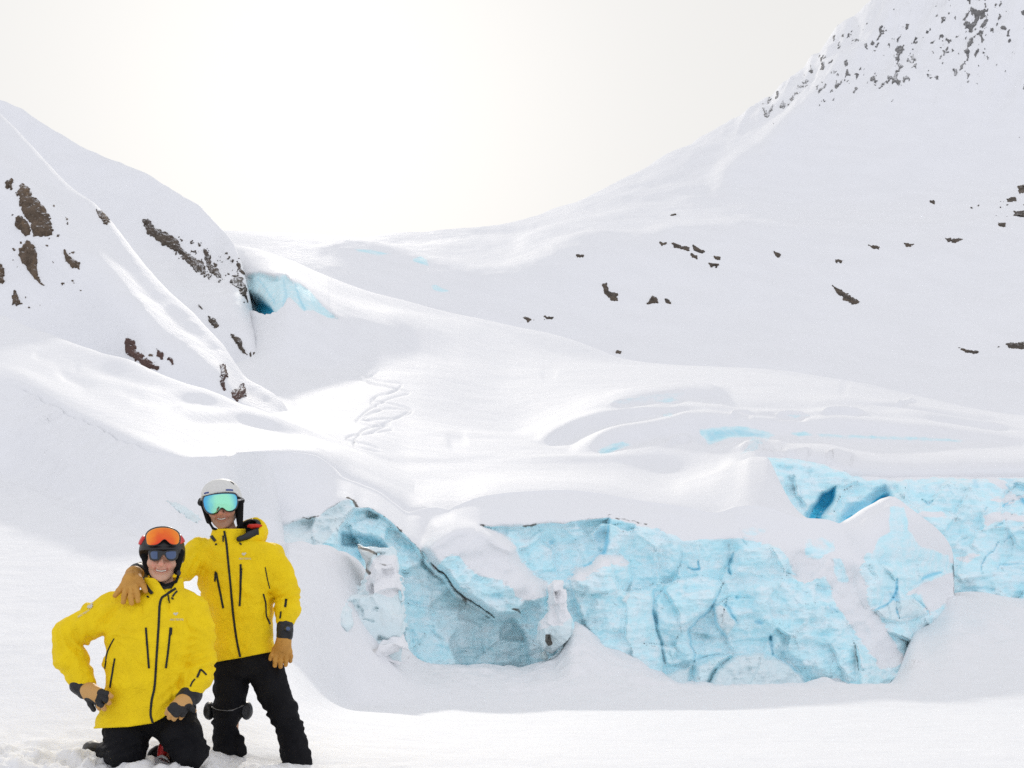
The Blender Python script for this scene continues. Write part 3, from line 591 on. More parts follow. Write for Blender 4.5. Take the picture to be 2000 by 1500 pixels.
LIPY = ((460, 884, 20.0), (500, 882, 20.5), (560, 883, 21.3), (610, 889, 21.9), (640, 907, 22.4), (665, 931, 22.9), (700, 945, 23.3), (740, 962, 23.6), (770, 984, 23.8), (797, 1001, 24.0), (825, 994, 24.1), (850, 991, 24.2), (875, 995, 24.3), (890, 988, 24.4), (950, 968, 24.6), (1020, 960, 25), (1100, 957, 25.3), (1170, 963, 25.5), (1240, 976, 25.6), (1320, 987, 25.6), (1400, 1001, 25.6), (1440, 990, 25.6), (1464, 987, 25.6), (1500, 991, 25.6), (1532, 1002, 25.7), (1568, 1012, 25.8), (1616, 1015, 25.9), (1646, 1023, 26.0), (1675, 1010, 26.2), (1700, 996, 26.3), (1725, 981, 26.3), (1745, 969, 26.2), (1757, 976, 26.3), (1770, 991, 26.4), (1800, 1011, 26.7), (1840, 1041, 27.4), (1856, 1062, 28.0), (1862, 1085, 28.4), (1864, 1120, 28.8))
lx = np.array(LIPY)
lx[:, 1] += np.where(lx[:, 0] > 1690, np.random.RandomState(4).normal(0, 2.0, len(lx)), 0)
w = Relief(462, 1864, 2, 220,
           [[(x, y + 70, d) for x, y, d in BASE], [(x, y, d) for x, y, d in BASE], [(x, y + 2, float(np.interp(x, *zip(*EDGE_D)))) for x, y in EDGE], list(LIPY)],
           [(x, y + 60) for x, y, d in BASE], lambda cols: pchip1(lx[:, 0], lx[:, 1], cols))
px, py = w.px, w.py
edge = np.interp(px, *zip(*EDGE)); below = py - edge              # > 0 on the ice
lipd = py - pchip1(lx[:, 0], lx[:, 1], px)                         # distance under the lip
# snow cap overhangs the ice a little and is rounded
w.D += -0.10 * smooth(10, -6, below) * smooth(0, 20, lipd)
icy = smooth(-4, 14, below)
fade = smooth(0, 14, lipd)
# at its left end the cliff sinks into the snow bank
gt = g.tree(); gD = {}
mj = np.argwhere(px < 546)
for j_, i_ in mj:
    h_ = gt.ray_cast(Vector((0, 0, CZ)), Vector(((min(px[j_, i_], 522) - CX) / F, 1, (HY - max(py[j_, i_], 892)) / F)).normalized())
    if h_[0] is not None:
        t_ = float(smooth(476, 546, px[j_, i_])); w.D[j_, i_] = (h_[0].y + .06 - .10 * float(smooth(476, 500, px[j_, i_]))) * (1 - t_) + w.D[j_, i_] * t_
w.D += icy * fade * (0.20 * fbm(px * .011, py * .011, octv=3, seed=201) + 0.10 * fbm(px * .035, py * .045, octv=4, seed=203))
rid_ = 1 - np.abs(fbm(px * .014 + .4 * fbm(px * .02, py * .02, seed=3), py * .018, octv=4, seed=207))
w.D += icy * fade * (-0.16 * (rid_ - .7)) + icy * fade * 0.035 * fbm(px * .03, py * .16, octv=3, seed=209)
vor = np.abs(fbm(px * .045, py * .055, octv=3, seed=221)) + .6 * np.abs(fbm(px * .11, py * .12, octv=2, seed=223))
w.D += icy * fade * .045 * (vor - .35)                      # chipped surface
w.D += icy * fade * facets(w.qx + 8 * fbm(px * .02, py * .02, seed=8), w.qy, 130, (460, 970, 1880, 1370), .0029, .06, 5, 4.5)
w.D += icy * fade * facets(w.qx, w.qy, 900, (460, 970, 1880, 1370), .0012, .005, 6, 4.0)
w.D += (1 - icy) * fade * 0.04 * fbm(px * .02, py * .03, octv=3, seed=211)
# --- arch and slab on the left
ARCH = [(666, 1031), (675, 1010), (690, 996), (720, 993), (745, 1003), (765, 1020), (790, 1045), (812, 1070), (838, 1107), (868, 1135), (890, 1162), (935, 1192), (968, 1212), (1000, 1205), (1025, 1235), (1040, 1300), (1040, 1370), (836, 1370), (800, 1262), (788, 1180), (780, 1110), (740, 1080), (712, 1072), (666, 1068)]
w.block(ARCH, 0.5, 7)
w.block([(660, 1034), (690, 1040), (745, 1052), (760, 1075), (712, 1100), (660, 1090)], .6, 14)
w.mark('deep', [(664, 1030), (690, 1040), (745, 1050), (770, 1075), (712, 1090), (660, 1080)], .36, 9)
w.block([(631, 1062), (645, 1045), (666, 1029), (667, 1070)], -0.12, 5, pale=.4)
SLAB = [(842, 1020), (880, 1005), (934, 1027), (985, 1053), (1005, 1073), (1020, 1103), (1040, 1128), (1062, 1141), (1070, 1160), (1058, 1185), (1030, 1180), (1015, 1200), (968, 1206), (938, 1184), (912, 1168), (894, 1153), (871, 1124), (842, 1096), (826, 1072)]
w.block(SLAB, -0.55, 12, .12, 50)
w.block([(1062, 1150), (1110, 1140), (1115, 1215), (1040, 1240), (1030, 1190)], 0.1, 10)
TFACE = [(934, 1027), (1000, 1028), (1100, 1020), (1190, 1011), (1188, 1050), (1180, 1080), (1150, 1100), (1125, 1112), (1110, 1125), (1062, 1141), (1040, 1128), (1020, 1100), (1005, 1072), (985, 1053)]
w.block(TFACE, 0.45, 8)
# --- main face blocks
M1 = [(1108, 1130), (1125, 1112), (1150, 1108), (1170, 1090), (1190, 1086), (1215, 1087), (1230, 1100), (1234, 1130), (1225, 1155), (1277, 1150), (1281, 1220), (1291, 1255), (1297, 1350), (1240, 1340), (1165, 1300), (1145, 1230), (1125, 1200), (1115, 1160)]
w.block(M1, -0.35, 9, .12, 45)
w.block([(1108, 1130), (1125, 1112), (1150, 1108), (1170, 1090), (1215, 1087), (1230, 1100), (1232, 1128), (1215, 1150), (1180, 1170), (1140, 1150)], -0.14, 10, .08, 30)
w.block([(1210, 1172), (1222, 1160), (1236, 1140), (1234, 1165), (1222, 1178)], -0.1, 4, pale=1)
M2 = [(1340, 1160), (1410, 1140), (1396, 1165), (1385, 1192), (1346, 1230), (1357, 1292), (1310, 1300), (1297, 1296), (1291, 1255), (1281, 1220), (1278, 1168), (1290, 1160), (1330, 1108)]
w.block(M2, -0.22, 7, .08, 30)
w.block([(1390, 1182), (1405, 1176), (1418, 1185), (1432, 1207), (1440, 1215), (1419, 1246), (1396, 1212)], -0.22, 5, .08, 15, pale=.8)
w.block([(1345, 1228), (1365, 1210), (1388, 1197), (1418, 1247), (1440, 1272), (1400, 1282), (1360, 1294), (1350, 1255)], .12, 6)
w.block([(1380, 1400), (1385, 1335), (1402, 1308), (1437, 1276), (1490, 1275), (1500, 1283), (1515, 1280), (1535, 1292), (1570, 1320), (1577, 1345), (1577, 1400)], -0.42, 9, .15, 30, pale=.75, stain=.25)
w.block([(1288, 1400), (1288, 1318), (1350, 1299), (1347, 1335), (1347, 1400)], -0.25, 7, .08, 20, pale=.9)
w.block([(1352, 1400), (1356, 1300), (1400, 1281), (1432, 1277), (1398, 1308), (1380, 1338), (1378, 1400)], -0.32, 7, .08, 20, pale=.5)
w.block([(1664, 1248), (1700, 1290), (1730, 1302), (1763, 1278), (1770, 1380), (1680, 1400), (1672, 1300)], -0.28, 10, .12, 30, pale=.3)
w.block([(1240, 1022), (1290, 1033), (1320, 1046), (1332, 1060), (1330, 1105), (1280, 1150), (1270, 1090), (1240, 1070)], -0.14, 14, .06, 40)
w.block([(1440, 1062), (1530, 1064), (1545, 1120), (1470, 1125), (1425, 1130)], -0.12, 16, .06, 40)
w.block([(1450, 1140), (1560, 1120), (1640, 1180), (1665, 1250), (1670, 1330), (1590, 1335), (1540, 1290), (1515, 1270), (1480, 1215)], -0.16, 20, .1, 80)
# --- cracks
for pl, wd, dp, de in (
    ([(1195, 1004), (1189, 1030), (1186, 1055), (1180, 1080), (1150, 1101), (1125, 1113), (1108, 1130)], 4.5, .30, .85),
    ([(1150, 1101), (1125, 1113), (1112, 1126), (1090, 1136)], 6, .25, .6),
    ([(1112, 1135), (1118, 1160), (1128, 1200), (1146, 1232), (1166, 1262)], 4, .20, .45),
    ([(1278, 1080), (1282, 1100), (1279, 1130)], 4, .08, .35), ([(1277, 1150), (1277, 1190), (1281, 1222), (1291, 1256), (1297, 1294)], 2.6, .22, .6),
    ([(1277, 1190), (1280, 1207), (1284, 1218)], 4, .15, .75), ([(1332, 1104), (1312, 1138), (1289, 1161)], 2.4, .16, .5),
    ([(1345, 1108), (1355, 1114), (1364, 1113), (1362, 1097)], 3, .22, .9), ([(1330, 1060), (1334, 1082), (1331, 1108)], 3, .12, .45),
    ([(1432, 1083), (1423, 1106), (1428, 1122)], 3.2, .25, .75), ([(1400, 1096), (1416, 1110), (1428, 1124)], 2, .1, .4), ([(1424, 1112), (1428, 1122)], 4, .2, .9),
    ([(1411, 1140), (1396, 1165), (1386, 1190), (1364, 1211), (1346, 1230), (1350, 1256), (1356, 1278), (1354, 1292)], 2.4, .26, .7),
    ([(1384, 1186), (1376, 1200), (1366, 1210)], 5, .12, .5), ([(1391, 1184), (1397, 1212), (1418, 1246)], 4.5, .2, .6),
    ([(1412, 1178), (1428, 1196), (1432, 1205), (1439, 1216)], 3.5, .2, .8), ([(1354, 1292), (1380, 1282), (1402, 1278), (1434, 1275)], 2.2, .2, .55),
    ([(1437, 1277), (1400, 1310), (1384, 1336)], 2.4, .2, .45), ([(1352, 1300), (1350, 1338)], 1.8, .2, .35), ([(1366, 1330), (1355, 1306)], 1.6, .15, .4),
    ([(1504, 1244), (1508, 1258), (1510, 1280)], 3.2, .3, .7), ([(1510, 1280), (1530, 1292), (1556, 1312), (1576, 1338)], 3.5, .22, .6),
    ([(1576, 1338), (1595, 1326), (1625, 1322)], 2.5, .2, .5), ([(1625, 1322), (1624, 1300), (1630, 1288)], 2.0, .1, .35),
    ([(1520, 1260), (1535, 1290)], 4, .12, .35), ([(1478, 1214), (1488, 1216)], 6, .2, .75), ([(1438, 1164), (1442, 1168)], 5, .16, .7), ([(1442, 1032), (1452, 1056), (1460, 1062)], 3, .12, .45),
    ([(1622, 1184), (1634, 1194)], 5.5, .2, .65), ([(1074, 1062), (1078, 1064)], 6, .14, .7), ([(1284, 1036), (1291, 1036)], 5, .2, .45), ([(1655, 1067), (1656, 1069)], 4, .1, .5),
    ([(1210, 1236), (1212, 1238)], 5, .1, .45), ([(1376, 1258), (1377, 1260)], 5, .1, .4), ([(1342, 1202), (1344, 1203)], 5, .1, .45),
    ([(1610, 1290), (1626, 1298)], 3, .1, .4), ([(1230, 1095), (1236, 1120), (1228, 1150)], 3, .15, .4), ([(1480, 1185), (1560, 1196), (1640, 1205)], 2.5, .05, .25),
    ([(1440, 1110), (1520, 1118), (1580, 1128)], 3, .06, .25), ([(1740, 1168), (1748, 1172), (1760, 1172)], 3, .2, .9), ([(1752, 1130), (1750, 1150), (1744, 1166), (1730, 1182), (1708, 1192)], 4, .3, .85),
    ([(1800, 1132), (1820, 1122), (1836, 1120)], 5, .3, .9), ([(1784, 1140), (1800, 1136)], 4, .15, .5), ([(1750, 1186), (1758, 1206)], 2, .2, .9), ([(1758, 1206), (1792, 1203)], 2, .15, .55),
    ([(1788, 1166), (1800, 1176), (1810, 1190), (1816, 1202)], 3.2, .25, .8), ([(1732, 1184), (1738, 1200), (1736, 1216)], 2.2, .15, .45)):
    w.crack(pl, wd, dp, de)
w.crack([(1503, 1246), (1506, 1250)], 4, .35, 1.0)
w.crack([(1666, 1252), (1671, 1280), (1676, 1308)], 2.4, .3, .5, dirt=.85)  # the shade inside this thin crack is painted dark as well
w.crack([(842, 1099), (856, 1112), (871, 1126), (894, 1156), (912, 1171), (938, 1186), (966, 1207)], 2.6, .45, .1, dirt=.9)  # shade of the open gap painted in, together with real grime along it
w.crack([(1000, 1188), (1012, 1190), (1018, 1200)], 4.0, .2, .1, dirt=.95)
# --- the peaked block at the right end turns away from the camera
w.D += 1.6 * smooth(1780, 1864, px) ** 2 * smooth(1210, 1160, py)
w.block([(1646, 1023), (1700, 996), (1745, 960), (1800, 1005), (1870, 1060), (1870, 1160), (1800, 1135), (1740, 1170), (1690, 1190), (1665, 1150), (1668, 1090)], -0.32, 50, .22, 80)
w.block([(1700, 1192), (1738, 1170), (1790, 1165), (1815, 1200), (1770, 1215), (1735, 1218)], -0.2, 6, .1, 12, pale=.6)
# --- snow: caps, ledges and the long snow stripe
w.attr['ice'] = np.minimum(w.attr['ice'], smooth(-6, 6, below + 4 * fbm(px * .05, py * .05, octv=3, seed=11)))
for p, a, s in (
    ([(826, 1078), (830, 1000), (934, 1025), (985, 1053), (1005, 1073), (1022, 1103), (1042, 1128), (1064, 1141), (1070, 1160), (1030, 1172), (1008, 1163), (1000, 1142), (980, 1132), (935, 1122), (910, 1105), (893, 1086), (880, 1082), (862, 1092), (850, 1112), (842, 1098)], 1.0, 9),
    ([(1110, 1128), (1125, 1110), (1150, 1106), (1170, 1088), (1215, 1085), (1230, 1098), (1222, 1112), (1190, 1104), (1160, 1120), (1120, 1140)], .55, 8),
    ([(1445, 1028), (1520, 1058), (1540, 1092), (1550, 1120), (1570, 1138), (1615, 1128), (1660, 1165), (1700, 1195), (1690, 1150), (1680, 1110), (1700, 1060), (1735, 1030), (1745, 960), (1640, 1000), (1500, 980)], 1.0, 10),
    ([(1612, 1118), (1640, 1128), (1690, 1188), (1716, 1205), (1752, 1265), (1770, 1290), (1750, 1300), (1722, 1304), (1702, 1275), (1668, 1228), (1640, 1192)], 1.0, 7),
    ([(1764, 985), (1790, 1000), (1864, 1055), (1866, 1090), (1840, 1078), (1815, 1082), (1790, 1062), (1772, 1030)], 1.0, 8),
    ([(1765, 1160), (1800, 1140), (1860, 1118), (1868, 1170), (1815, 1200), (1800, 1160)], .85, 8),
    ([(1578, 1345), (1600, 1328), (1640, 1324), (1668, 1342), (1668, 1400), (1578, 1400)], 1.0, 5)):
    w.mark('ice', p, a, s, inv=True)
for p in ([(1440, 1030), (1470, 1024), (1500, 1026), (1502, 1042), (1480, 1048), (1450, 1052)], [(1565, 1052), (1600, 1044), (1634, 1050), (1636, 1080), (1600, 1096), (1570, 1086)], [(1624, 1092), (1640, 1090), (1652, 1110), (1660, 1138), (1640, 1140), (1628, 1118)],
          [(1738, 986), (1766, 985), (1774, 1035), (1800, 1066), (1852, 1084), (1862, 1110), (1790, 1112), (1698, 1102), (1714, 1050), (1736, 1035)]):
    w.attr['ice'] = np.maximum(w.attr['ice'], .8 * smooth(-7, 7, poly_sd(w.qx, w.qy, p)))
w.mark('deep', [(1470, 1032), (1496, 1026), (1500, 1044), (1476, 1048)], .3, 6)
w.mark('pale', [(470, 1000), (640, 985), (680, 965), (690, 1000), (664, 1030), (630, 1065), (470, 1075)], .9, 5)
w.mark('pale', [(850, 1110), (940, 1190), (1000, 1200), (1030, 1240), (1030, 1310), (880, 1310), (840, 1200), (800, 1090)], .45, 25)
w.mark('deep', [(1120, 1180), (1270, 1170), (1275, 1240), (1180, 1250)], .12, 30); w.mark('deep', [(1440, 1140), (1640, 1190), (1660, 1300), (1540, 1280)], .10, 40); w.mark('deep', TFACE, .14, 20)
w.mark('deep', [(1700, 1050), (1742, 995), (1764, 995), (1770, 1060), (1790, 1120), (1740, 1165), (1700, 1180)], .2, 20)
# --- dirt
w.line('dirt', [(590, 1012), (600, 1014), (622, 1007)], 2.6, .72); w.line('dirt', [(560, 1021), (575, 1018)], 3, .6)
w.line('dirt', [(680, 971), (692, 979), (698, 992), (708, 994), (721, 990), (740, 999), (762, 1017), (785, 1037)], 2.6, .95)
w.line('dirt', [(690, 985), (697, 996), (694, 1008)], 5, .7)
w.line('dirt', [(805, 1058), (820, 1075), (832, 1095)], 5, .6); w.line('dirt', [(940, 1027), (975, 1026), (1008, 1030), (1040, 1026), (1062, 1025)], 2.2, .92)
w.line('dirt', [(1176, 1010), (1198, 1003)], 2.2, .95); w.line('dirt', [(1100, 1022), (1170, 1012)], 2.0, .55); w.line('dirt', [(1205, 1014), (1240, 1018), (1262, 1022)], 2.0, .75)
w.mark('stain', [(690, 980), (700, 998), (670, 1030), (600, 1050), (560, 1030), (640, 1000)], .45, 10)
w.mark('stain', [(900, 1225), (960, 1235), (990, 1260), (950, 1290), (900, 1300), (850, 1290), (880, 1260)], .2, 22); w.mark('stain', [(790, 1070), (815, 1090), (850, 1180), (880, 1250), (840, 1200), (805, 1120)], .6, 14)
w.mark('stain', [(880, 1130), (905, 1165), (950, 1195), (975, 1212), (930, 1200), (890, 1175)], .75, 8)
w.mark('stain', [(836, 1285), (980, 1296), (1020, 1310), (836, 1312)], .25, 8)
for p in ([(848, 1104), (860, 1114), (866, 1124), (852, 1116)], [(900, 1160), (914, 1172), (912, 1186), (902, 1176)], [(944, 1196), (958, 1206), (956, 1214), (946, 1206)]): w.mark('dirt', p, .85, 6)
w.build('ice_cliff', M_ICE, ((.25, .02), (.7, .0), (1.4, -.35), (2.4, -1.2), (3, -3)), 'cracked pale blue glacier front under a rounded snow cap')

# --- rear cliff with the blue cave, right of the snow dome
TOP2 = ((1484, 900), (1498, 893), (1530, 894), (1560, 897), (1600, 905), (1640, 912), (1665, 928), (1740, 933), (1830, 930), (1900, 932), (2000, 931), (2320, 931))
BOT2 = ((1484, 1120), (1560, 1130), (1700, 1160), (1840, 1175), (1900, 1160), (1950, 1158), (2000, 1170), (2320, 1190))
w2 = Relief(1484, 2320, 2.5, 110, [[(x, y + 40, 31.6) for x, y in BOT2], [(x, y, 31.6) for x, y in BOT2], [(1484, 1000, 32.4), (1700, 1000, 32.5), (2320, 1000, 32.4)], [(x, y + 6, 33.2) for x, y in TOP2], [(x, y, 33.9) for x, y in TOP2]],
            [(x, y + 35) for x, y in BOT2], TOP2)
px, py = w2.px, w2.py
top2 = np.interp(px, *zip(*TOP2)); fade = smooth(0, 12, py - top2)
w2.D += fade * (0.35 * fbm(px * .010, py * .012, octv=3, seed=301) + 0.14 * fbm(px * .03, py * .05, octv=4, seed=303) + .05 * fbm(px * .03, py * .15, octv=3, seed=305))
w2.D += fade * facets(w2.qx + 8 * fbm(px * .02, py * .02, seed=18), w2.qy, 90, (1470, 880, 2330, 1200), .0030, .06, 15, 5.0) + fade * facets(w2.qx, w2.qy, 500, (1470, 880, 2330, 1200), .0013, .006, 16, 4.0)
# bay with the two deep openings
w2.block([(1500, 896), (1550, 890), (1650, 905), (1740, 940), (1745, 975), (1700, 1000), (1650, 1040), (1600, 1030), (1540, 990)], .45, 40)
w2.block([(1572, 1015), (1585, 988), (1602, 962), (1630, 950), (1626, 978), (1612, 1000), (1604, 1040), (1572, 1040)], .75, 8)
w2.block([(1628, 1040), (1634, 1010), (1652, 988), (1690, 972), (1712, 955), (1730, 948), (1742, 965), (1742, 985), (1700, 1000), (1660, 1060)], .55, 12)
w2.block([(1640, 1040), (1660, 1008), (1690, 995), (1715, 970), (1735, 960), (1740, 980), (1700, 1010), (1660, 1050)], .35, 7)
w2.mark('deep', [(1580, 1018), (1590, 990), (1605, 966), (1632, 950), (1624, 980), (1608, 1000), (1598, 1030), (1580, 1030)], 1.0, 4)
w2.mark('deep', [(1636, 1030), (1640, 1006), (1660, 988), (1700, 972), (1728, 950), (1740, 965), (1738, 985), (1700, 1000), (1660, 1050), (1640, 1040)], .55, 8)
w2.mark('deep', [(1642, 1030), (1652, 1006), (1690, 992), (1712, 968), (1726, 958), (1728, 972), (1690, 1005), (1656, 1040)], 1.0, 5)
w2.line('deep', [(1600, 1015), (1612, 985), (1636, 955)], 3, .2)
w2.crack([(1616, 1020), (1626, 990), (1640, 965)], 5, -.5, 0.0)
for pl, wd, dp, de in (([(1922, 914), (1945, 916), (1955, 925), (1985, 950), (2010, 962)], 8, .3, .6), ([(1900, 938), (1906, 950), (1908, 952)], 7, .25, .6), ([(1801, 976), (1812, 986), (1820, 980)], 3, .25, .8),
    ([(1960, 988), (1978, 980)], 4, .3, .9), ([(1988, 972), (2004, 986)], 5, .3, .9), ([(1956, 942), (1970, 956)], 5, .2, .7), ([(1924, 996), (1928, 990)], 3, .2, .6), ([(1848, 948), (1864, 966)], 3, .12, .5),
    ([(1946, 1030), (1968, 1012), (1980, 1002)], 2.5, .15, .6), ([(1918, 1120), (1916, 1105), (1926, 1090), (1942, 1080), (1950, 1060)], 2.5, .2, .75), ([(1950, 1110), (1956, 1102), (1980, 1100), (2010, 1098)], 2.5, .2, .7),
    ([(1880, 1150), (1900, 1152), (1940, 1150)], 5, .2, .6), ([(1990, 1000), (2010, 1004)], 3, .2, .6), ([(2040, 960), (2080, 1000), (2100, 1080)], 4, .3, .6), ([(1870, 1060), (1900, 1040), (1940, 1036)], 3, .12, .4), ([(1960, 1060), (1990, 1040), (2010, 1044)], 4, .15, .55),
    ([(1540, 930), (1545, 940), (1552, 962)], 4, .2, .4), ([(1560, 950), (1566, 985), (1580, 1010)], 6, .25, .5)):
    w2.crack(pl, wd, dp, de)
w2.attr['ice'] = np.minimum(w2.attr['ice'], smooth(0, 9, py - top2 + 8 * fbm(px * .03, py * .03, octv=3, seed=13) + 4))
for p, a in (([(1790, 1004), (1840, 1000), (1846, 1008), (1800, 1012)], .8), ([(1920, 1005), (1960, 1000), (2010, 1010), (2010, 1022), (1960, 1016), (1930, 1030)], .75), ([(1930, 930), (1960, 938), (1975, 965), (1950, 955)], .6), ([(1940, 975), (2010, 966), (2010, 974), (1960, 985)], .7),
             ([(1870, 1090), (1900, 1080), (1920, 1088), (1890, 1100)], .5)):
    w2.mark('ice', p, a, 6, inv=True)
w2.mark('deep', [(1870, 1060), (1950, 1040), (2020, 1030), (2020, 1175), (1870, 1160)], .22, 30); w2.mark('deep', [(1520, 900), (1640, 905), (1740, 935), (1740, 975), (1560, 1010)], .15, 20)
w2.line('dirt', [(1528, 936), (1534, 946)], 2, .6)
w2.build('rear_ice_cliff', M_ICE, ((.4, 0), (1.2, -.1), (2.4, -1)), 'blue ice cliff with a deep cave behind the peaked ice')
# ================================================================== distance-field modelling for the two men
def surface_net(f, ax, ay, az):
    """closed quad surface of f(x,y,z) = 0 on a rectilinear grid"""
    X, Y, Z = np.meshgrid(ax, ay, az, indexing='ij')
    v = f(X, Y, Z)
    v[0], v[-1] = np.maximum(v[0], 1e-3), np.maximum(v[-1], 1e-3)
    v[:, 0], v[:, -1] = np.maximum(v[:, 0], 1e-3), np.maximum(v[:, -1], 1e-3)
    v[:, :, 0], v[:, :, -1] = np.maximum(v[:, :, 0], 1e-3), np.maximum(v[:, :, -1], 1e-3)
    s = v < 0
    n = np.array(v.shape) - 1
    acc = np.zeros(tuple(n) + (3,)); cnt = np.zeros(tuple(n))
    G = (X, Y, Z)
    sl = lambda a, d, i: a[tuple(slice(d[q], d[q] + i[q]) for q in range(3))]
    for axis in range(3):
        o1, o2 = [q for q in range(3) if q != axis]
        for a in (0, 1):
            for b_ in (0, 1):
                d0 = [0, 0, 0]; d0[o1] = a; d0[o2] = b_; d1 = list(d0); d1[axis] = 1
                v0, v1 = sl(v, d0, n), sl(v, d1, n)
                m = (v0 < 0) != (v1 < 0)
                t = np.where(m, v0 / np.where(m, v0 - v1, 1), 0)
                for q in range(3):
                    p0, p1 = sl(G[q], d0, n), sl(G[q], d1, n)
                    acc[..., q] += np.where(m, p0 + t * (p1 - p0), 0)
                cnt += m
    act = cnt > 0
    idx = np.full(tuple(n), -1, np.int64); idx[act] = np.arange(act.sum())
    V = acc[act] / cnt[act][:, None]
    quads = []
    for axis in range(3):
        o1, o2 = [(1, 2), (2, 0), (0, 1)][axis]
        sa = [slice(None)] * 3; sb = [slice(None)] * 3
        sa[axis] = slice(0, -1); sb[axis] = slice(1, None)
        s0, s1 = s[tuple(sa)], s[tuple(sb)]
        for inner in (slice(1, -1),):
            c0 = [slice(None)] * 3; c0[o1] = inner; c0[o2] = inner
            m = (s0 != s1)[tuple(c0)]; fl = s0[tuple(c0)][m]
            I = np.argwhere(m); I[:, o1] += 1; I[:, o2] += 1
            def g_(da, db):
                J = I.copy(); J[:, o1] += da; J[:, o2] += db; return idx[J[:, 0], J[:, 1], J[:, 2]]
            q = np.stack([g_(-1, -1), g_(0, -1), g_(0, 0), g_(-1, 0)], 1)
            q[~fl] = q[~fl][:, ::-1]
            quads.append(q)
    Q = np.vstack(quads); Q = Q[(Q >= 0).all(1)]
    return V, Q

def smin(a, b, k):
    h = np.clip(.5 + .5 * (b - a) / k, 0, 1); return b + (a - b) * h - k * h * (1 - h)
def smax(a, b, k): return -smin(-a, -b, k)
def cone(X, Y, Z, a, b, ra, rb):
    """capsule whose radius runs from ra at a to rb at b"""
    ax, ay, az = a; dx, dy, dz = b[0] - ax, b[1] - ay, b[2] - az; l2 = dx * dx + dy * dy + dz * dz + 1e-12
    t = np.clip(((X - ax) * dx + (Y - ay) * dy + (Z - az) * dz) / l2, 0, 1)
    return np.sqrt((X - ax - t * dx) ** 2 + (Y - ay - t * dy) ** 2 + (Z - az - t * dz) ** 2) - (ra + t * (rb - ra))
def chain(X, Y, Z, pts, rad, k=.02):
    d = None
    for i in range(len(pts) - 1):
        q = cone(X, Y, Z, pts[i], pts[i + 1], rad[i], rad[i + 1]); d = q if d is None else smin(d, q, k)
    return d
def ell(X, Y, Z, c, r):
    q = np.sqrt(((X - c[0]) / r[0]) ** 2 + ((Y - c[1]) / r[1]) ** 2 + ((Z - c[2]) / r[2]) ** 2); return (q - 1) * min(r)
def profile(X, Y, Z, rows, D):
    """torso: rows of (py, left, right, half depth, distance shift)"""
    r = np.array(rows, float)
    zz = CZ + (HY - r[:, 0]) * D / F; o = np.argsort(zz); zz = zz[o]; r = r[o]
    zc = np.clip(Z, zz[0], zz[-1]); shp = zc.shape; fz = zc.ravel()
    cx = pchip1(zz, ((r[:, 1] + r[:, 2]) / 2 - CX) * D / F, fz).reshape(shp); a = pchip1(zz, (r[:, 2] - r[:, 1]) / 2 * D / F, fz).reshape(shp)
    b_ = pchip1(zz, r[:, 3], fz).reshape(shp); cy = D + pchip1(zz, r[:, 4], fz).reshape(shp)
    q = (np.abs((X - cx) / a) ** 2.3 + np.abs((Y - cy) / b_) ** 2.3) ** (1 / 2.3)
    d = (q - 1) * np.minimum(a, b_)
    return smax(d, np.maximum(Z - zz[-1], zz[0] - Z), .02)
def grid(lo, hi, step):
    return [np.arange(lo[i] - 2.5 * step, hi[i] + 3 * step, step) for i in range(3)]
def bbox(pts, pad):
    P = np.array(pts); return P.min(0) - pad, P.max(0) + pad
def sdf_obj(name, f, axes, mat, parent, attrs=None):
    V, Q = surface_net(f, *axes)
    o = mesh_np(name, V - np.array(parent_loc(parent)), Q, mat, parent, attrs=(attrs(V) if attrs else None))
    o['_'] = 0; del o['_']
    TREES[o.name] = BVHTree.FromPolygons(V.tolist(), Q.tolist())
    return o
TREES = {}
def parent_loc(p):
    v = Vector((0, 0, 0))
    while p is not None: v = v + p.location; p = p.parent
    return v
EYE = Vector((0, 0, CZ))
def hit(tree, x, y):
    d = Vector(((x - CX) / F, 1.0, (HY - y) / F)).normalized()
    return tree.ray_cast(EYE, d)

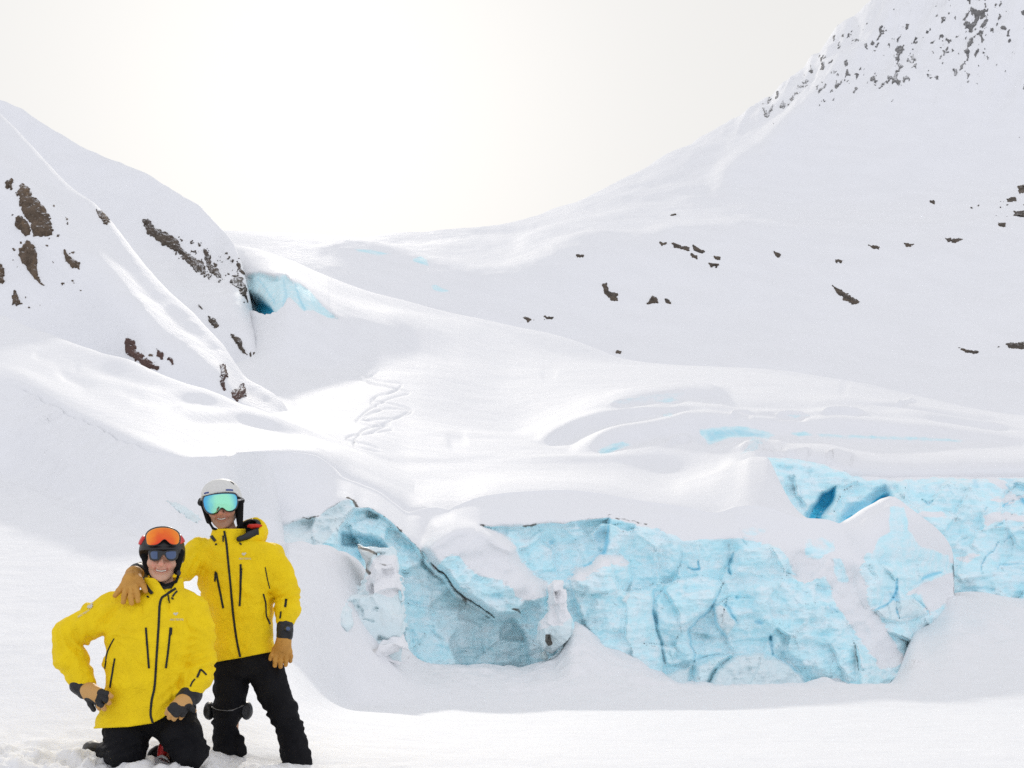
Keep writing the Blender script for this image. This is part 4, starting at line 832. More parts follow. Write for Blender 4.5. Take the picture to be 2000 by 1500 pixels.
def densify(poly, step):
    P = np.array(poly, float); out_ = [P[0]]
    for a, b_ in zip(P[:-1], P[1:]):
        n = max(1, int(np.hypot(*(b_ - a)) / step))
        for k in range(1, n + 1): out_.append(a + (b_ - a) * k / n)
    return np.array(out_)
def curve_px(poly, step=2.0):
    P = np.array(poly, float)
    if len(P) > 2:
        t = np.arange(len(P)); tt = np.linspace(0, len(P) - 1, (len(P) - 1) * 8 + 1)
        P = np.stack([pchip1(t, P[:, 0], tt), pchip1(t, P[:, 1], tt)], 1)
    return densify(P, step)
def ribbon(name, trees, poly, wpx, lift, mat, parent, taper=0.0):
    """a raised tape (zip, seam, strap) laid along a line on a surface that the photograph shows at these pixels"""
    P = curve_px(poly); n = len(P)
    T = np.gradient(P, axis=0) if n > 1 else np.array([[1, 0]]); L = np.hypot(T[:, 0], T[:, 1]) + 1e-9
    N = np.stack([-T[:, 1] / L, T[:, 0] / L], 1)
    V = []; last = None
    for i in range(n):
        row = []
        w_ = wpx * (1 - taper * abs(2 * i / max(1, n - 1) - 1))
        for s_, lf in ((-.5, -.002), (-.42, lift), (.42, lift), (.5, -.002)):
            q = P[i] + N[i] * s_ * w_
            best = None
            for tr in trees:
                h = hit(tr, q[0], q[1])
                if h[0] is not None and (best is None or h[3] < best[3]): best = h
            if best is None: row = None; break
            row.append(best[0] + best[1] * lf)
        if row is None: row = last
        if row is None: continue
        V.append(row); last = row
    if len(V) < 2: return None
    V = np.array([[list(p) for p in r] for r in V]); R = len(V)
    i = np.arange(R * 4).reshape(R, 4)
    Q = np.stack([i[:-1, :-1], i[:-1, 1:], i[1:, 1:], i[1:, :-1]], -1).reshape(-1, 4)
    return mesh_np(name, V.reshape(-1, 3) - np.array(parent_loc(parent)), Q, mat, parent, smooth_=False)
def lettering(name, text, tree, x, y, wpx, angle, mat, parent, lift=.0025, shear=0.0, poly=None):
    """flat print on cloth: letters (or an emblem outline) laid on the surface"""
    V, Fc = [], []
    if poly is None:
        cu = bpy.data.curves.new('lettering', 'FONT'); cu.body = text; cu.align_x = 'CENTER'; cu.align_y = 'CENTER'; cu.resolution_u = 2; cu.offset = .012
        ob = bpy.data.objects.new('lettering', cu); COL.objects.link(ob)
        dg = bpy.context.evaluated_depsgraph_get(); me = bpy.data.meshes.new_from_object(ob.evaluated_get(dg))
        co = np.array([v.co[:2] for v in me.vertices]); Fc = [tuple(p.vertices) for p in me.polygons]
        bpy.data.objects.remove(ob); bpy.data.curves.remove(cu); bpy.data.meshes.remove(me)
    else:
        co, Fc = np.array(poly[0], float), poly[1]
    k = wpx / np.ptp(co[:, 0]); ca, sa = math.cos(angle), math.sin(angle)
    for u, v in co:
        u, v = u * k + shear * v * k, -v * k
        h = hit(tree, x + ca * u - sa * v, y + sa * u + ca * v)
        V.append(h[0] + h[1] * lift if h[0] is not None else None)
    Fc = [f_ for f_ in Fc if all(V[i] is not None for i in f_)]
    V = [list(v) if v is not None else [0, 0, 0] for v in V]
    pl = parent_loc(parent); me = bpy.data.meshes.new(name)
    me.from_pydata([(v[0] - pl[0], v[1] - pl[1], v[2] - pl[2]) for v in V], [], Fc); me.materials.append(mat)
    o = bpy.data.objects.new(name, me); COL.objects.link(o); o.parent = parent; return o

# ------------------------------------------------------------------ clothing materials
def cloth(name, c, c2, rough=.75, fold=.012, weave=True, sheen=.0, spec=.25):
    m = NT(name); O = m.pos()
    n = m.noise(9, 5, .6); w = m.noise(420, 2, .5); big = m.noise(26, 4, .6, dist=.8)
    col = m.mix(m.ramp(n, .3, .7), c, c2)
    rg = m.math('ABSOLUTE', m.math('SUBTRACT', m.noise(11, 4, .5, dist=1.4), .5)); nn = m.bump(m.math('ADD', big, m.math('MULTIPLY', rg, -2.0)), .6, fold * 1.15)
    if weave: nn = m.bump(w, .35, .0012, nn)
    return m.done(col, rough, nn, Specular_IOR_Level=spec, Sheen_Weight=sheen)
M_YEL = cloth('yellow_shell', (0.90, 0.645, 0.004), (0.82, 0.58, 0.004), .7, .012)
M_BLK = cloth('black_shell', (0.006, 0.0062, 0.008), (0.011, 0.011, 0.013), .8, .012, True, 0.0, .12)
M_ZIP = cloth('black_zip', (0.014, 0.016, 0.015), (0.02, 0.022, 0.02), .5, .002, False)
M_LIN = cloth('black_lining', (0.015, 0.016, 0.018), (0.035, 0.036, 0.04), .45, .01)
M_RED = cloth('red_lining', (0.62, 0.035, 0.02), (0.5, 0.025, 0.015), .6, .004)
M_TAN = cloth('tan_leather', (0.62, 0.325, 0.072), (0.48, 0.235, 0.05), .6, .010)
M_TAN2 = cloth('pale_tan_leather', (0.60, 0.36, 0.15), (0.52, 0.30, 0.12), .6, .008)
M_GLB = cloth('black_glove_leather', (0.012, 0.012, 0.013), (0.022, 0.021, 0.02), .5, .006)
M_PRINT = cloth('grey_print', (0.62, 0.60, 0.50), (0.58, 0.56, 0.46), .5, .001, False)
M_WHITEP = cloth('white_print', (0.8, 0.8, 0.8), (0.75, 0.75, 0.75), .5, .001, False)
def plastic(name, c, rough=.3, metallic=0.0, coat=0.0, scratch=.1):
    m = NT(name); n = m.noise(70, 4, .6)
    return m.done(m.mix(m.ramp(n, .3, .7), c, tuple(v * .9 for v in c)), m.math('ADD', m.math('MULTIPLY', n, scratch), rough), m.bump(n, .1, .002), Metallic=metallic, Coat_Weight=coat)
M_HELW = plastic('matt_white_helmet', (0.70, 0.70, 0.665), .5)
M_HELB = plastic('black_helmet', (0.007, 0.007, 0.008), .35)
M_BLUE = plastic('blue_trim', (0.012, 0.05, 0.25), .4)
M_PAD = cloth('black_padding', (0.006, 0.006, 0.007), (0.011, 0.011, 0.011), .8, .004, True, 0.0, .12)
M_FRAME = plastic('black_frame', (0.014, 0.016, 0.018), .35)
M_BOOT = plastic('grey_boot', (0.05, 0.05, 0.052), .5)
M_REDP = plastic('red_boot', (0.62, 0.022, 0.022), .32)
M_KSTRAP = plastic('dark_strap', (0.12, 0.12, 0.12), .5)
M_BUCKLE = plastic('pale_buckle', (0.55, 0.54, 0.52), .4)
M_TEETH = plastic('teeth', (0.70, 0.66, 0.58), .3)
def mirror(name, mid, rim, lo=.1, hi=.62):
    m = NT(name); lw = m.n('ShaderNodeLayerWeight'); lw.inputs['Blend'].default_value = .45
    f_ = m.ramp(m.math('ADD', lw.outputs['Facing'], m.math('MULTIPLY', m.math('SUBTRACT', m.noise(14, 3), .5), .25)), lo, hi)
    return m.done(m.mix(f_, mid, rim), .1, None, Metallic=.92, Coat_Weight=.4)
M_LENS_T = mirror('teal_mirror_lens', (0.36, 0.88, 0.60), (0.0, 0.36, 0.80), .06, .5)
M_LENS_O = mirror('orange_mirror_lens', (0.75, 0.055, 0.02), (1.0, 0.34, 0.02), .05, .5)
M_LENS_B = mirror('blue_grey_lens', (0.075, 0.11, 0.20), (0.10, 0.14, 0.22), .1, .7)
def skin_material(name, base, red, stub):
    m = NT(name)
    n = m.noise(60, 4, .6)
    c = m.mix(m.ramp(n, .35, .7), base, tuple(v * .93 for v in base))
    c = m.mix(m.math('MULTIPLY', m.attr('flush'), .7), c, red)
    c = m.mix(m.math('MULTIPLY', m.attr('stubble'), m.math('ADD', m.math('MULTIPLY', m.noise(500, 2), .5), .4)), c, stub)
    c = m.mix(m.attr('lips'), c, tuple(v * .8 for v in red))
    m.b.inputs['Subsurface Radius'].default_value = (1, .35, .2)
    return m.done(c, .5, m.bump(n, .2, .002), Subsurface_Weight=.12, Subsurface_Scale=.01, Specular_IOR_Level=.35)

# ------------------------------------------------------------------ a head and the body that carries it
def make_body(root, name_mat, HC, tilt, roll, yaw, s, trunk, limbs, mouth_w, stub_amt, D):
    """one continuous figure: face at fine resolution, the covered trunk and limbs coarser. HC: head centre. Returns the mesh and a head-space transform."""
    R = Matrix.Rotation(yaw, 3, 'Z') @ Matrix.Rotation(roll, 3, 'Y') @ Matrix.Rotation(tilt, 3, 'X')
    Ri = np.array(R.transposed()); C_ = np.array(HC)
    def local(X, Y, Z):
        x, y, z = X - C_[0], Y - C_[1], Z - C_[2]
        return [(Ri[i, 0] * x + Ri[i, 1] * y + Ri[i, 2] * z) / s for i in range(3)]
    def head(X, Y, Z):
        x, y, z = local(X, Y, Z); ax_ = np.abs(x)
        d = ell(x, y, z, (0, .012, .035), (.077, .098, .092))                       # cranium
        d = smin(d, ell(x, y, z, (0, -.022, -.035), (.064, .068, .080)), .03)       # face
        d = smin(d, cone(ax_, y, z, (.052, .012, -.058), (.020, -.064, -.100), .021, .018), .022)   # jaw
        d = smin(d, ell(x, y, z, (0, -.076, -.102), (.022, .018, .020)), .014)      # chin
        d = smin(d, cone(ax_, y, z, (.030, -.070, -.030), (.052, -.045, -.026), .022, .022), .02)  # cheek
        d = smin(d, cone(ax_, y, z, (.010, -.085, .022), (.045, -.066, .020), .012, .011), .014)   # brow
        d = smax(d, -ell(ax_, y, z, (.032, -.098, .004), (.019, .018, .013)), .014)                # eye socket
        d = smin(d, ell(ax_, y, z, (.032, -.070, .003), (.0135, .0135, .0125)), .003)              # eyeball under its lids
        d = smin(d, cone(x, y, z, (0, -.090, .014), (0, -.114, -.029), .009, .0140), .008)         # nose
        d = smin(d, ell(ax_, y, z, (.013, -.097, -.033), (.009, .011, .009)), .005)                # nostril wing
        d = smin(d, ell(x, y, z, (0, -.084, -.060), (.030, .014, .020)), .014)                     # mouth barrel
        crv = z + .066 - 8.5 * x * x                                                               # smile
        d = smin(d, np.sqrt((y + .0945 - 8 * x * x) ** 2 + (crv - .0085) ** 2 + np.maximum(ax_ - mouth_w * .8, 0) ** 2) - .0042, .004)
        d = smin(d, np.sqrt((y + .0925 - 8 * x * x) ** 2 + (crv + .0095) ** 2 + np.maximum(ax_ - mouth_w * .72, 0) ** 2) - .0052, .004)
        d = smax(d, -(np.sqrt((crv / .0072) ** 2 + (np.maximum(ax_ - mouth_w * .72, 0) / .006) ** 2 + ((y + .098 - 8 * x * x) / .012) ** 2) - 1) * .006, .002)
        fold_ = np.abs(ax_ - (.026 + .35 * np.clip(-.040 - z, 0, .05))) ; d = d + .0034 * np.exp(-(fold_ / .004) ** 2) * smooth(-.082, -.070, z) * smooth(-.028, -.040, z) * (y < -.03)
        d = smin(d, ell(ax_, y, z, (.079, .012, -.008), (.012, .022, .033)), .008)                 # ear
        return d * s
    neck_a = C_ + np.array(R @ Vector((0, .038, -.06))) * s
    def f(X, Y, Z):
        d = head(X, Y, Z)
        d = smin(d, cone(X, Y, Z, neck_a, trunk[0] + np.array((0, .03, 0)), .050, .060), .018)
        d = smin(d, chain(X, Y, Z, trunk[1:], [.09, .115, .11, .12], .06), .06)
        for pts, rad in limbs: d = smin(d, chain(X, Y, Z, pts, rad, .02), .04)
        return d
    allp = [p for pts, r in limbs for p in pts] + list(trunk)
    lo, hi = bbox(allp, .16); top = C_ + .16
    hi = np.maximum(hi, top)
    def axis(i, a0, a1, fine, coarse):
        L = np.arange(lo[i], a0, coarse); M = np.arange(a0, a1, fine); U = np.arange(a1, hi[i] + coarse, coarse); return np.unique(np.r_[L, M, U])
    axes = [axis(0, C_[0] - .095 * s, C_[0] + .095 * s, .0030, .022), axis(1, C_[1] - .13 * s, C_[1] + .06 * s, .0032, .022), axis(2, C_[2] - .135 * s, C_[2] + .06 * s, .0030, .022)]
    def attrs(V):
        x, y, z = local(V[:, 0], V[:, 1], V[:, 2]); ax_ = np.abs(x)
        lips = np.exp(-((z + .066 - 8.5 * x * x) / .0125) ** 2) * smooth(mouth_w + .008, mouth_w - .006, ax_) * (y < -.075)
        fl = np.exp(-((ax_ - .038) ** 2 + (z + .035) ** 2) / .022 ** 2) + np.exp(-(x ** 2 + (z + .028) ** 2) / .014 ** 2)
        st = stub_amt * smooth(-.040, -.058, z) * smooth(-.125, -.10, z) * (1 - .5 * lips)
        st = np.maximum(st, stub_amt * .8 * smooth(.044, .056, ax_) * smooth(-.01, -.03, z) * smooth(-.125, -.10, z))
        return {'lips': np.clip(lips, 0, 1) * .8, 'flush': np.clip(fl, 0, 1) * (y < -.03), 'stubble': np.clip(st, 0, 1)}
    o = sdf_obj('body', f, axes, name_mat, root, attrs)
    # a row of teeth in the smile
    def teeth(X, Y, Z):
        x, y, z = local(X, Y, Z)
        d = np.sqrt(((z + .0652 - 8.5 * x * x) / .0042) ** 2 + (np.maximum(np.abs(x) - mouth_w * .62, 0) / .005) ** 2 + ((y + .0885 - 8 * x * x) / .006) ** 2)
        return (d - 1) * .004 * s + .0006 * np.exp(-(((np.abs(x) * 1000) % 8 - 4) / 1.2) ** 2)
    m_ = C_ + np.array(R @ Vector((0, -.089, -.064))) * s
    sdf_obj('teeth', teeth, grid(m_ - .03, m_ + .03, .0022), M_TEETH, o)
    return o, local, R

def folds(X, Y, Z, amp, seed, sx=9, sz=9):
    n = fbm(X * sx + 1.3 * vnoise(X * 5, Z * 5, seed=seed + 1), Y * 7, Z * sz, octv=3, seed=seed)
    return amp * (1 - 2 * np.abs(n) * 1.6)

def glove(name, root, palm, prad, fingers, mats, cuff=None, step=.004, label=None, knuckle=None):
    """palm: chain of points; fingers: list of (points, radii); each finger a bent chain rooted in the palm"""
    pts = list(palm) + [p for q, r in fingers for p in q]
    lo, hi = bbox(pts, .035)
    def f(X, Y, Z):
        d = None
        for i, p in enumerate(palm[:-1]):
            q = cone(X, Y, Z, p, palm[i + 1], prad[i], prad[i + 1]); d = q if d is None else smin(d, q, .02)
        for q, r in fingers:                       # metacarpals widen the palm, the fingers stay apart
            d = smin(d, cone(X, Y, Z, palm[len(palm) // 2], q[0], prad[len(palm) // 2] * .8, r[0] * 1.15), .014)
        for q, r in fingers: d = smin(d, chain(X, Y, Z, q, r, .006), .0045)
        return d + .0016 * fbm(X * 60, Y * 60, Z * 60, octv=2, seed=8)
    def at_(V):
        k = np.zeros(len(V))
        if knuckle is not None:
            for c_, r_ in knuckle: k = np.maximum(k, smooth(r_ * 1.15, r_ * .9, np.linalg.norm(V - np.array(c_), axis=1)))
        return {'patch': k}
    o = sdf_obj(name, f, grid(lo, hi, step), mats[0], root, at_)
    if label: o['label'] = label
    if cuff is not None:
        pts, rad, mt = cuff; lo, hi = bbox(pts, max(rad) + .012)
        sdf_obj('cuff', lambda X, Y, Z: chain(X, Y, Z, pts, rad, .01) + .003 * fbm(X * 40, Y * 40, Z * 40, octv=2, seed=4), grid(lo, hi, .005), mt, o)
    return o
mp = NT('tan_glove_with_black_knuckles'); n_ = mp.noise(30, 4, .6)
pa = mp.ramp(mp.math('ADD', mp.attr('patch'), mp.math('MULTIPLY', mp.math('SUBTRACT', n_, .5), .3)), .45, .55)
M_GL2 = mp.done(mp.mix(pa, (0.56, 0.31, 0.10), (0.008, 0.008, 0.009)), .6, mp.bump(n_, .4, .004))

def rounded(poly, n=2):
    P = np.array(poly, float)
    for _ in range(n):
        Nx = np.roll(P, -1, 0); P = np.stack([P * .75 + Nx * .25, P * .25 + Nx * .75], 1).reshape(-1, 2)
    return P
def plate(name, poly, depth, th, rnd, mat, parent, Dm, step=.0024, hole=None):
    """a shaped, curved sheet: pixel outline at distance Dm, its front following depth(px, py)"""
    P = rounded(poly); k = Dm / F
    x0, x1, y0, y1 = P[:, 0].min(), P[:, 0].max(), P[:, 1].min(), P[:, 1].max()
    def f(X, Y, Z):
        px_, py_ = CX + F * X / Y, HY - F * (Z - CZ) / Y
        d = -poly_sd(px_, py_, P) * k
        if hole is not None: d = np.maximum(d, poly_sd(px_, py_, hole) * k)
        return smax(d, np.abs(Y - depth(px_, py_) - th * .5) - th * .5, rnd)
    gx, gy = np.meshgrid(np.linspace(x0, x1, 12), np.linspace(y0, y1, 12)); dd = depth(gx, gy)
    lo = np.array([(x0 - CX) * k, dd.min() - .006, CZ + (HY - y1) * k]); hi = np.array([(x1 - CX) * k, dd.max() + th + .006, CZ + (HY - y0) * k])
    lo[0] -= .01; lo[2] -= .01; hi[0] += .01; hi[2] += .01
    return sdf_obj(name, f, grid(lo, hi, step), mat, parent)

EMBLEM = ([(-1, .15), (-.72, .55), (-.35, .62), (-.1, .42), (.15, .62), (.5, .7), (1, .35), (.62, .38), (.4, .2), (.62, -.1), (.3, -.05), (.1, -.45), (-.1, -.1), (-.3, -.5), (-.42, -.05), (-.75, -.25), (-.6, .1)],
          [(0, 1, 2, 16), (2, 3, 14, 16), (3, 4, 12, 14), (4, 5, 8, 12), (5, 6, 7, 8), (8, 9, 10, 12), (10, 11, 12), (12, 13, 14), (14, 15, 16)])
# ================================================================== rocks showing through the snow, fallen ice
def rock_material(name, a, b_, c_, scale, snow_hi=.78):
    m = NT(name)
    P = m.pos(); n = m.noise(1.6 * scale, 6, .65); f = m.noise(7 * scale, 5, .7)
    st = m.noise(1.0, 5, .6, m.scale(P, (2.2 * scale, 2.2 * scale, .7 * scale)), dist=1.2)
    col = m.mix(m.ramp(n, .35, .65), a, b_); col = m.mix(m.ramp(st, .55, .72), col, c_)
    col = m.mix(m.math('MULTIPLY', m.ramp(f, .5, .7), .5), col, tuple(v * .45 for v in a))
    k = m.math('ADD', m.nz(), m.math('MULTIPLY', m.math('SUBTRACT', f, .5), .5))
    col = m.mix(m.ramp(k, snow_hi - .12, snow_hi + .1), col, SNOW_C)
    return m.done(col, .85, m.bump(f, .6, .12 / scale, m.bump(n, .6, .4 / scale)), Specular_IOR_Level=.2)
M_ROCK = rock_material('brown_rock', (0.095, 0.070, 0.050), (0.165, 0.122, 0.088), (0.21, 0.14, 0.08), 1.0, .9)
M_ROCKR = rock_material('reddish_rock', (0.085, 0.052, 0.045), (0.13, 0.078, 0.066), (0.10, 0.07, 0.06), 1.0, .9)
M_ROCKD = rock_material('dark_rock', (0.07, 0.056, 0.045), (0.125, 0.10, 0.08), (0.12, 0.10, 0.078), .6, .88)
M_ROCKF = rock_material('far_rock', (0.060, 0.050, 0.042), (0.135, 0.105, 0.078), (0.13, 0.10, 0.075), .09, 1.02)

def outcrop(name, land, poly, mat, label=None, group=None, lift=3.5, rough=3.0, step=1.6, seed=0, kind=None, field=None, maxedge=10, attrs=None, sink=1.6):
    """rock standing proud of a hillside: the patch of hill inside an outline is raised along its normal, raggedly, so that the snow closes round it"""
    P = np.array(poly, float); pad = rough * 1.2
    gx, gy = np.meshgrid(np.arange(P[:, 0].min() - pad, P[:, 0].max() + pad, step), np.arange(P[:, 1].min() - pad, P[:, 1].max() + pad, step))
    if field is None:
        fld = poly_sd(gx, gy, P) + rough * 1.5 * fbm(gx * .16, gy * .16, octv=4, seed=seed, gain=.65)
        fld = fld - 2.6 * smooth(.38, .5, fbm(gx * .11 + gy * .06, gy * .13 - gx * .05, octv=3, seed=seed + 5))
    else: fld = field(gx, gy)
    tree = land.tree(); V = {}; idx = -np.ones(gx.shape, int); pts = []; dist = []
    hgt = np.where(fld > 0, np.minimum(1.0, np.sqrt(np.maximum(fld, 0) / 7.0)) * (1 + .7 * fbm(gx * .12, gy * .12, octv=3, seed=seed + 9)), np.maximum(fld, -sink) * .6)
    for j, i in np.argwhere(fld > -sink):
        h = hit(tree, gx[j, i], gy[j, i])
        if h[0] is None: continue
        D = h[0].y; s_l = lift * D / F
        p = h[0] + h[1] * float(hgt[j, i] * s_l)
        idx[j, i] = len(pts); pts.append(p); dist.append(D)
    q = np.stack([idx[:-1, :-1], idx[1:, :-1], idx[1:, 1:], idx[:-1, 1:]], -1).reshape(-1, 4)
    q = q[(q >= 0).all(1)]
    if not len(q): return None
    pts = np.array([list(p) for p in pts]); dist = np.array(dist)
    ext = np.max(np.linalg.norm(pts[q] - pts[np.roll(q, 1, 1)], axis=2), 1) / (step * dist[q[:, 0]] / F)
    q = q[ext < maxedge]
    if not len(q): return None
    if kind is None:                       # keep the one connected piece
        par = np.arange(len(pts))
        def find(a):
            while par[a] != a: par[a] = par[par[a]]; a = par[a]
            return a
        for r in q:
            for t in r[1:]: par[find(r[0])] = find(t)
        roots = np.array([find(r[0]) for r in q]); u, n_ = np.unique(roots, return_counts=True); q = q[roots == u[n_.argmax()]]
    used = np.unique(q); mp_ = -np.ones(len(pts), int); mp_[used] = np.arange(len(used))
    base = pts[used].mean(0); v = pts[used]
    # a back set into the hill closes the piece
    nv = len(v); e = {}
    qq = mp_[q]
    for r in qq:
        for a_, b2 in zip(r, np.roll(r, -1)): e[(a_, b2)] = 1
    rim = [(a_, b2) for a_, b2 in e if (b2, a_) not in e]
    back = v + np.array([0, 1, -.35]) * (lift * dist[used, None] / F) * 1.2
    sides = [(b2, a_, a_ + nv, b2 + nv) for a_, b2 in rim]
    Q = np.vstack([qq, np.array(sides)]) if sides else qq
    o = mesh_np(name, np.vstack([v, back]) - base, Q, mat, smooth_=False, attrs={k_: np.full(2 * nv, val) for k_, val in (attrs or {}).items()})
    o.location = base
    tag(o, label, 'rock' if kind is None and mat is not M_ICE else ('ice' if kind is None else None), group, kind)
    return o

HILL1 = 'rocks on the near hillside'; HILL2 = 'rocks on the rear hillside'; MTN = 'rocks on the far mountain'
for i, (poly, mat, lab) in enumerate((
    ([(43, 358), (58, 370), (62, 384), (79, 396), (96, 420), (103, 449), (103, 459), (82, 464), (67, 461), (58, 434), (43, 415), (36, 386), (31, 381)], M_ROCK, 'largest brown rock face standing bare high on the near hillside'),
    ([(31, 425), (43, 420), (58, 439), (62, 463), (48, 459), (29, 444)], M_ROCK, 'tan slab just under the largest brown rock face'),
    ([(36, 492), (38, 487), (53, 468), (67, 478), (74, 506), (72, 526), (86, 559), (67, 545), (53, 526), (41, 511)], M_ROCK, 'long rusty brown rock hanging below the tan slab'),
    ([(11, 358), (22, 347), (26, 355), (22, 371), (11, 365)], M_ROCK, 'small brown rock up the slope beside the largest rock face'),
    ([(-14, 505), (0, 512), (8, 526), (8, 550), (-14, 566)], M_ROCK, 'brown rock cut off by the frame edge beside the rusty rock'),
    ([(23, 578), (29, 562), (36, 578), (44, 594), (34, 599), (25, 594)], M_ROCK, 'lone brown rock low on the hillside under the rusty one'),
    ([(125, 486), (132, 499), (155, 515), (155, 526), (142, 524), (126, 507)], M_ROCK, 'wedge of brown rock alone on the open middle of the near hill'),
    ([(186, 409), (202, 414), (215, 434), (206, 440), (193, 423)], M_ROCK, 'thin dark rock just under the sunlit ridge line'),
    ([(245, 660), (264, 664), (267, 684), (288, 702), (313, 717), (307, 723), (283, 719), (259, 699), (244, 690)], M_ROCKR, 'long dark brown rock slanting above the sunlit bank crest'),
    ([(306, 682), (320, 690), (318, 702), (306, 695)], M_ROCKR, 'small dark rock right beside the slanting brown rock'),
    ([(326, 689), (337, 702), (337, 711), (328, 704)], M_ROCKR, 'second small dark rock further along from the slanting brown rock'),
    ([(429, 713), (439, 707), (445, 732), (437, 746), (440, 762), (431, 757)], M_ROCKR, 'upright thin reddish rock at the foot of the sunlit ridge'),
    ([(450, 767), (461, 761), (473, 750), (481, 756), (481, 779), (473, 774), (463, 785), (453, 776)], M_ROCKR, 'reddish double rock lowest on the foot of the sunlit ridge'))):
    outcrop('rock', h1, poly, mat, lab, HILL1, seed=i * 11, step=1.3, lift=4.5)
for i, (poly, lab) in enumerate((
    ([(276, 430), (290, 426), (300, 443), (326, 455), (350, 472), (355, 486), (384, 505), (399, 515), (404, 539), (384, 531), (365, 512), (346, 493), (317, 479), (288, 455)], 'long dark rock band slanting across the shaded rear hill'),
    ([(397, 486), (408, 491), (414, 515), (427, 525), (435, 546), (421, 541), (405, 527)], 'dark rock at the lower end of the long rock band'),
    ([(449, 551), (460, 535), (473, 545), (481, 564), (482, 590), (472, 575), (460, 560)], 'dark jagged rock beside the blue ice cave'),
    ([(459, 504), (468, 514), (475, 536), (466, 527)], 'thin rock sliver above the blue ice cave'),
    ([(403, 613), (418, 621), (431, 636), (422, 642), (407, 630)], 'dark rock peeping over the sunlit ridge under the cave'),
    ([(450, 652), (470, 659), (476, 679), (482, 692), (470, 685), (457, 666)], 'brown rock wedge at the edge of the shaded bowl'),
    ([(387, 594), (394, 598), (398, 606), (390, 603)], 'small dark rock on the ridge edge above the bowl'))):
    outcrop('rock', h2, poly, M_ROCKD, lab, HILL2, seed=200 + i * 13, step=1.3, lift=4, rough=3.2)
def speck(regions, thr, seed, sc, str_=(1.0, 1.0), k=18):
    def f(gx, gy):
        n = fbm(gx * sc * str_[0] + gy * sc * .5, gy * sc * str_[1] - gx * sc * .35, octv=4, seed=seed, gain=.6)
        w_ = np.zeros(gx.shape)
        for poly, amp, soft in regions: w_ = np.maximum(w_, amp * smooth(-soft, soft, poly_sd(gx, gy, poly)))
        return (n - thr + .5 * (w_ - 1)) * k
    return f
def box_(p): return [(p[0], p[1]), (p[2], p[1]), (p[2], p[3]), (p[0], p[3])]
outcrop('small_rocks', h2, box_((280, 430, 486, 600)), M_ROCKD, 'sprinkling of small dark rocks round the rock band', kind='stuff', step=1.4, lift=2.5,
        field=speck([([(300, 440), (350, 450), (430, 490), (470, 500), (484, 590), (450, 580), (400, 545), (340, 500)], 1, 10)], .32, 5, .10))
outcrop('small_rocks', h1, box_((0, 300, 330, 720)), M_ROCK, 'sprinkling of small brown rocks on the near hillside', kind='stuff', step=1.6, lift=2.5,
        field=speck([([(0, 330), (120, 380), (180, 500), (150, 600), (20, 620)], .8, 20), ([(230, 650), (320, 680), (330, 715), (250, 700)], .9, 14), ([(335, 570), (350, 585), (345, 590), (332, 578)], 1.4, 6)], .40, 7, .09))
outcrop('small_rocks', h2, box_((484, 672, 528, 702)), M_ROCKD, 'row of little upright rocks at the bowl edge', kind='stuff', step=1.2, lift=3,
        field=lambda gx, gy: np.maximum.reduce([poly_sd(gx, gy, q) for q in ([(487, 690), (490, 686), (492, 698), (488, 697)], [(494, 688), (498, 687), (498, 699), (494, 698)], [(505, 684), (509, 686), (509, 692), (505, 691)], [(519, 684), (523, 676), (524, 691), (520, 692)])]))
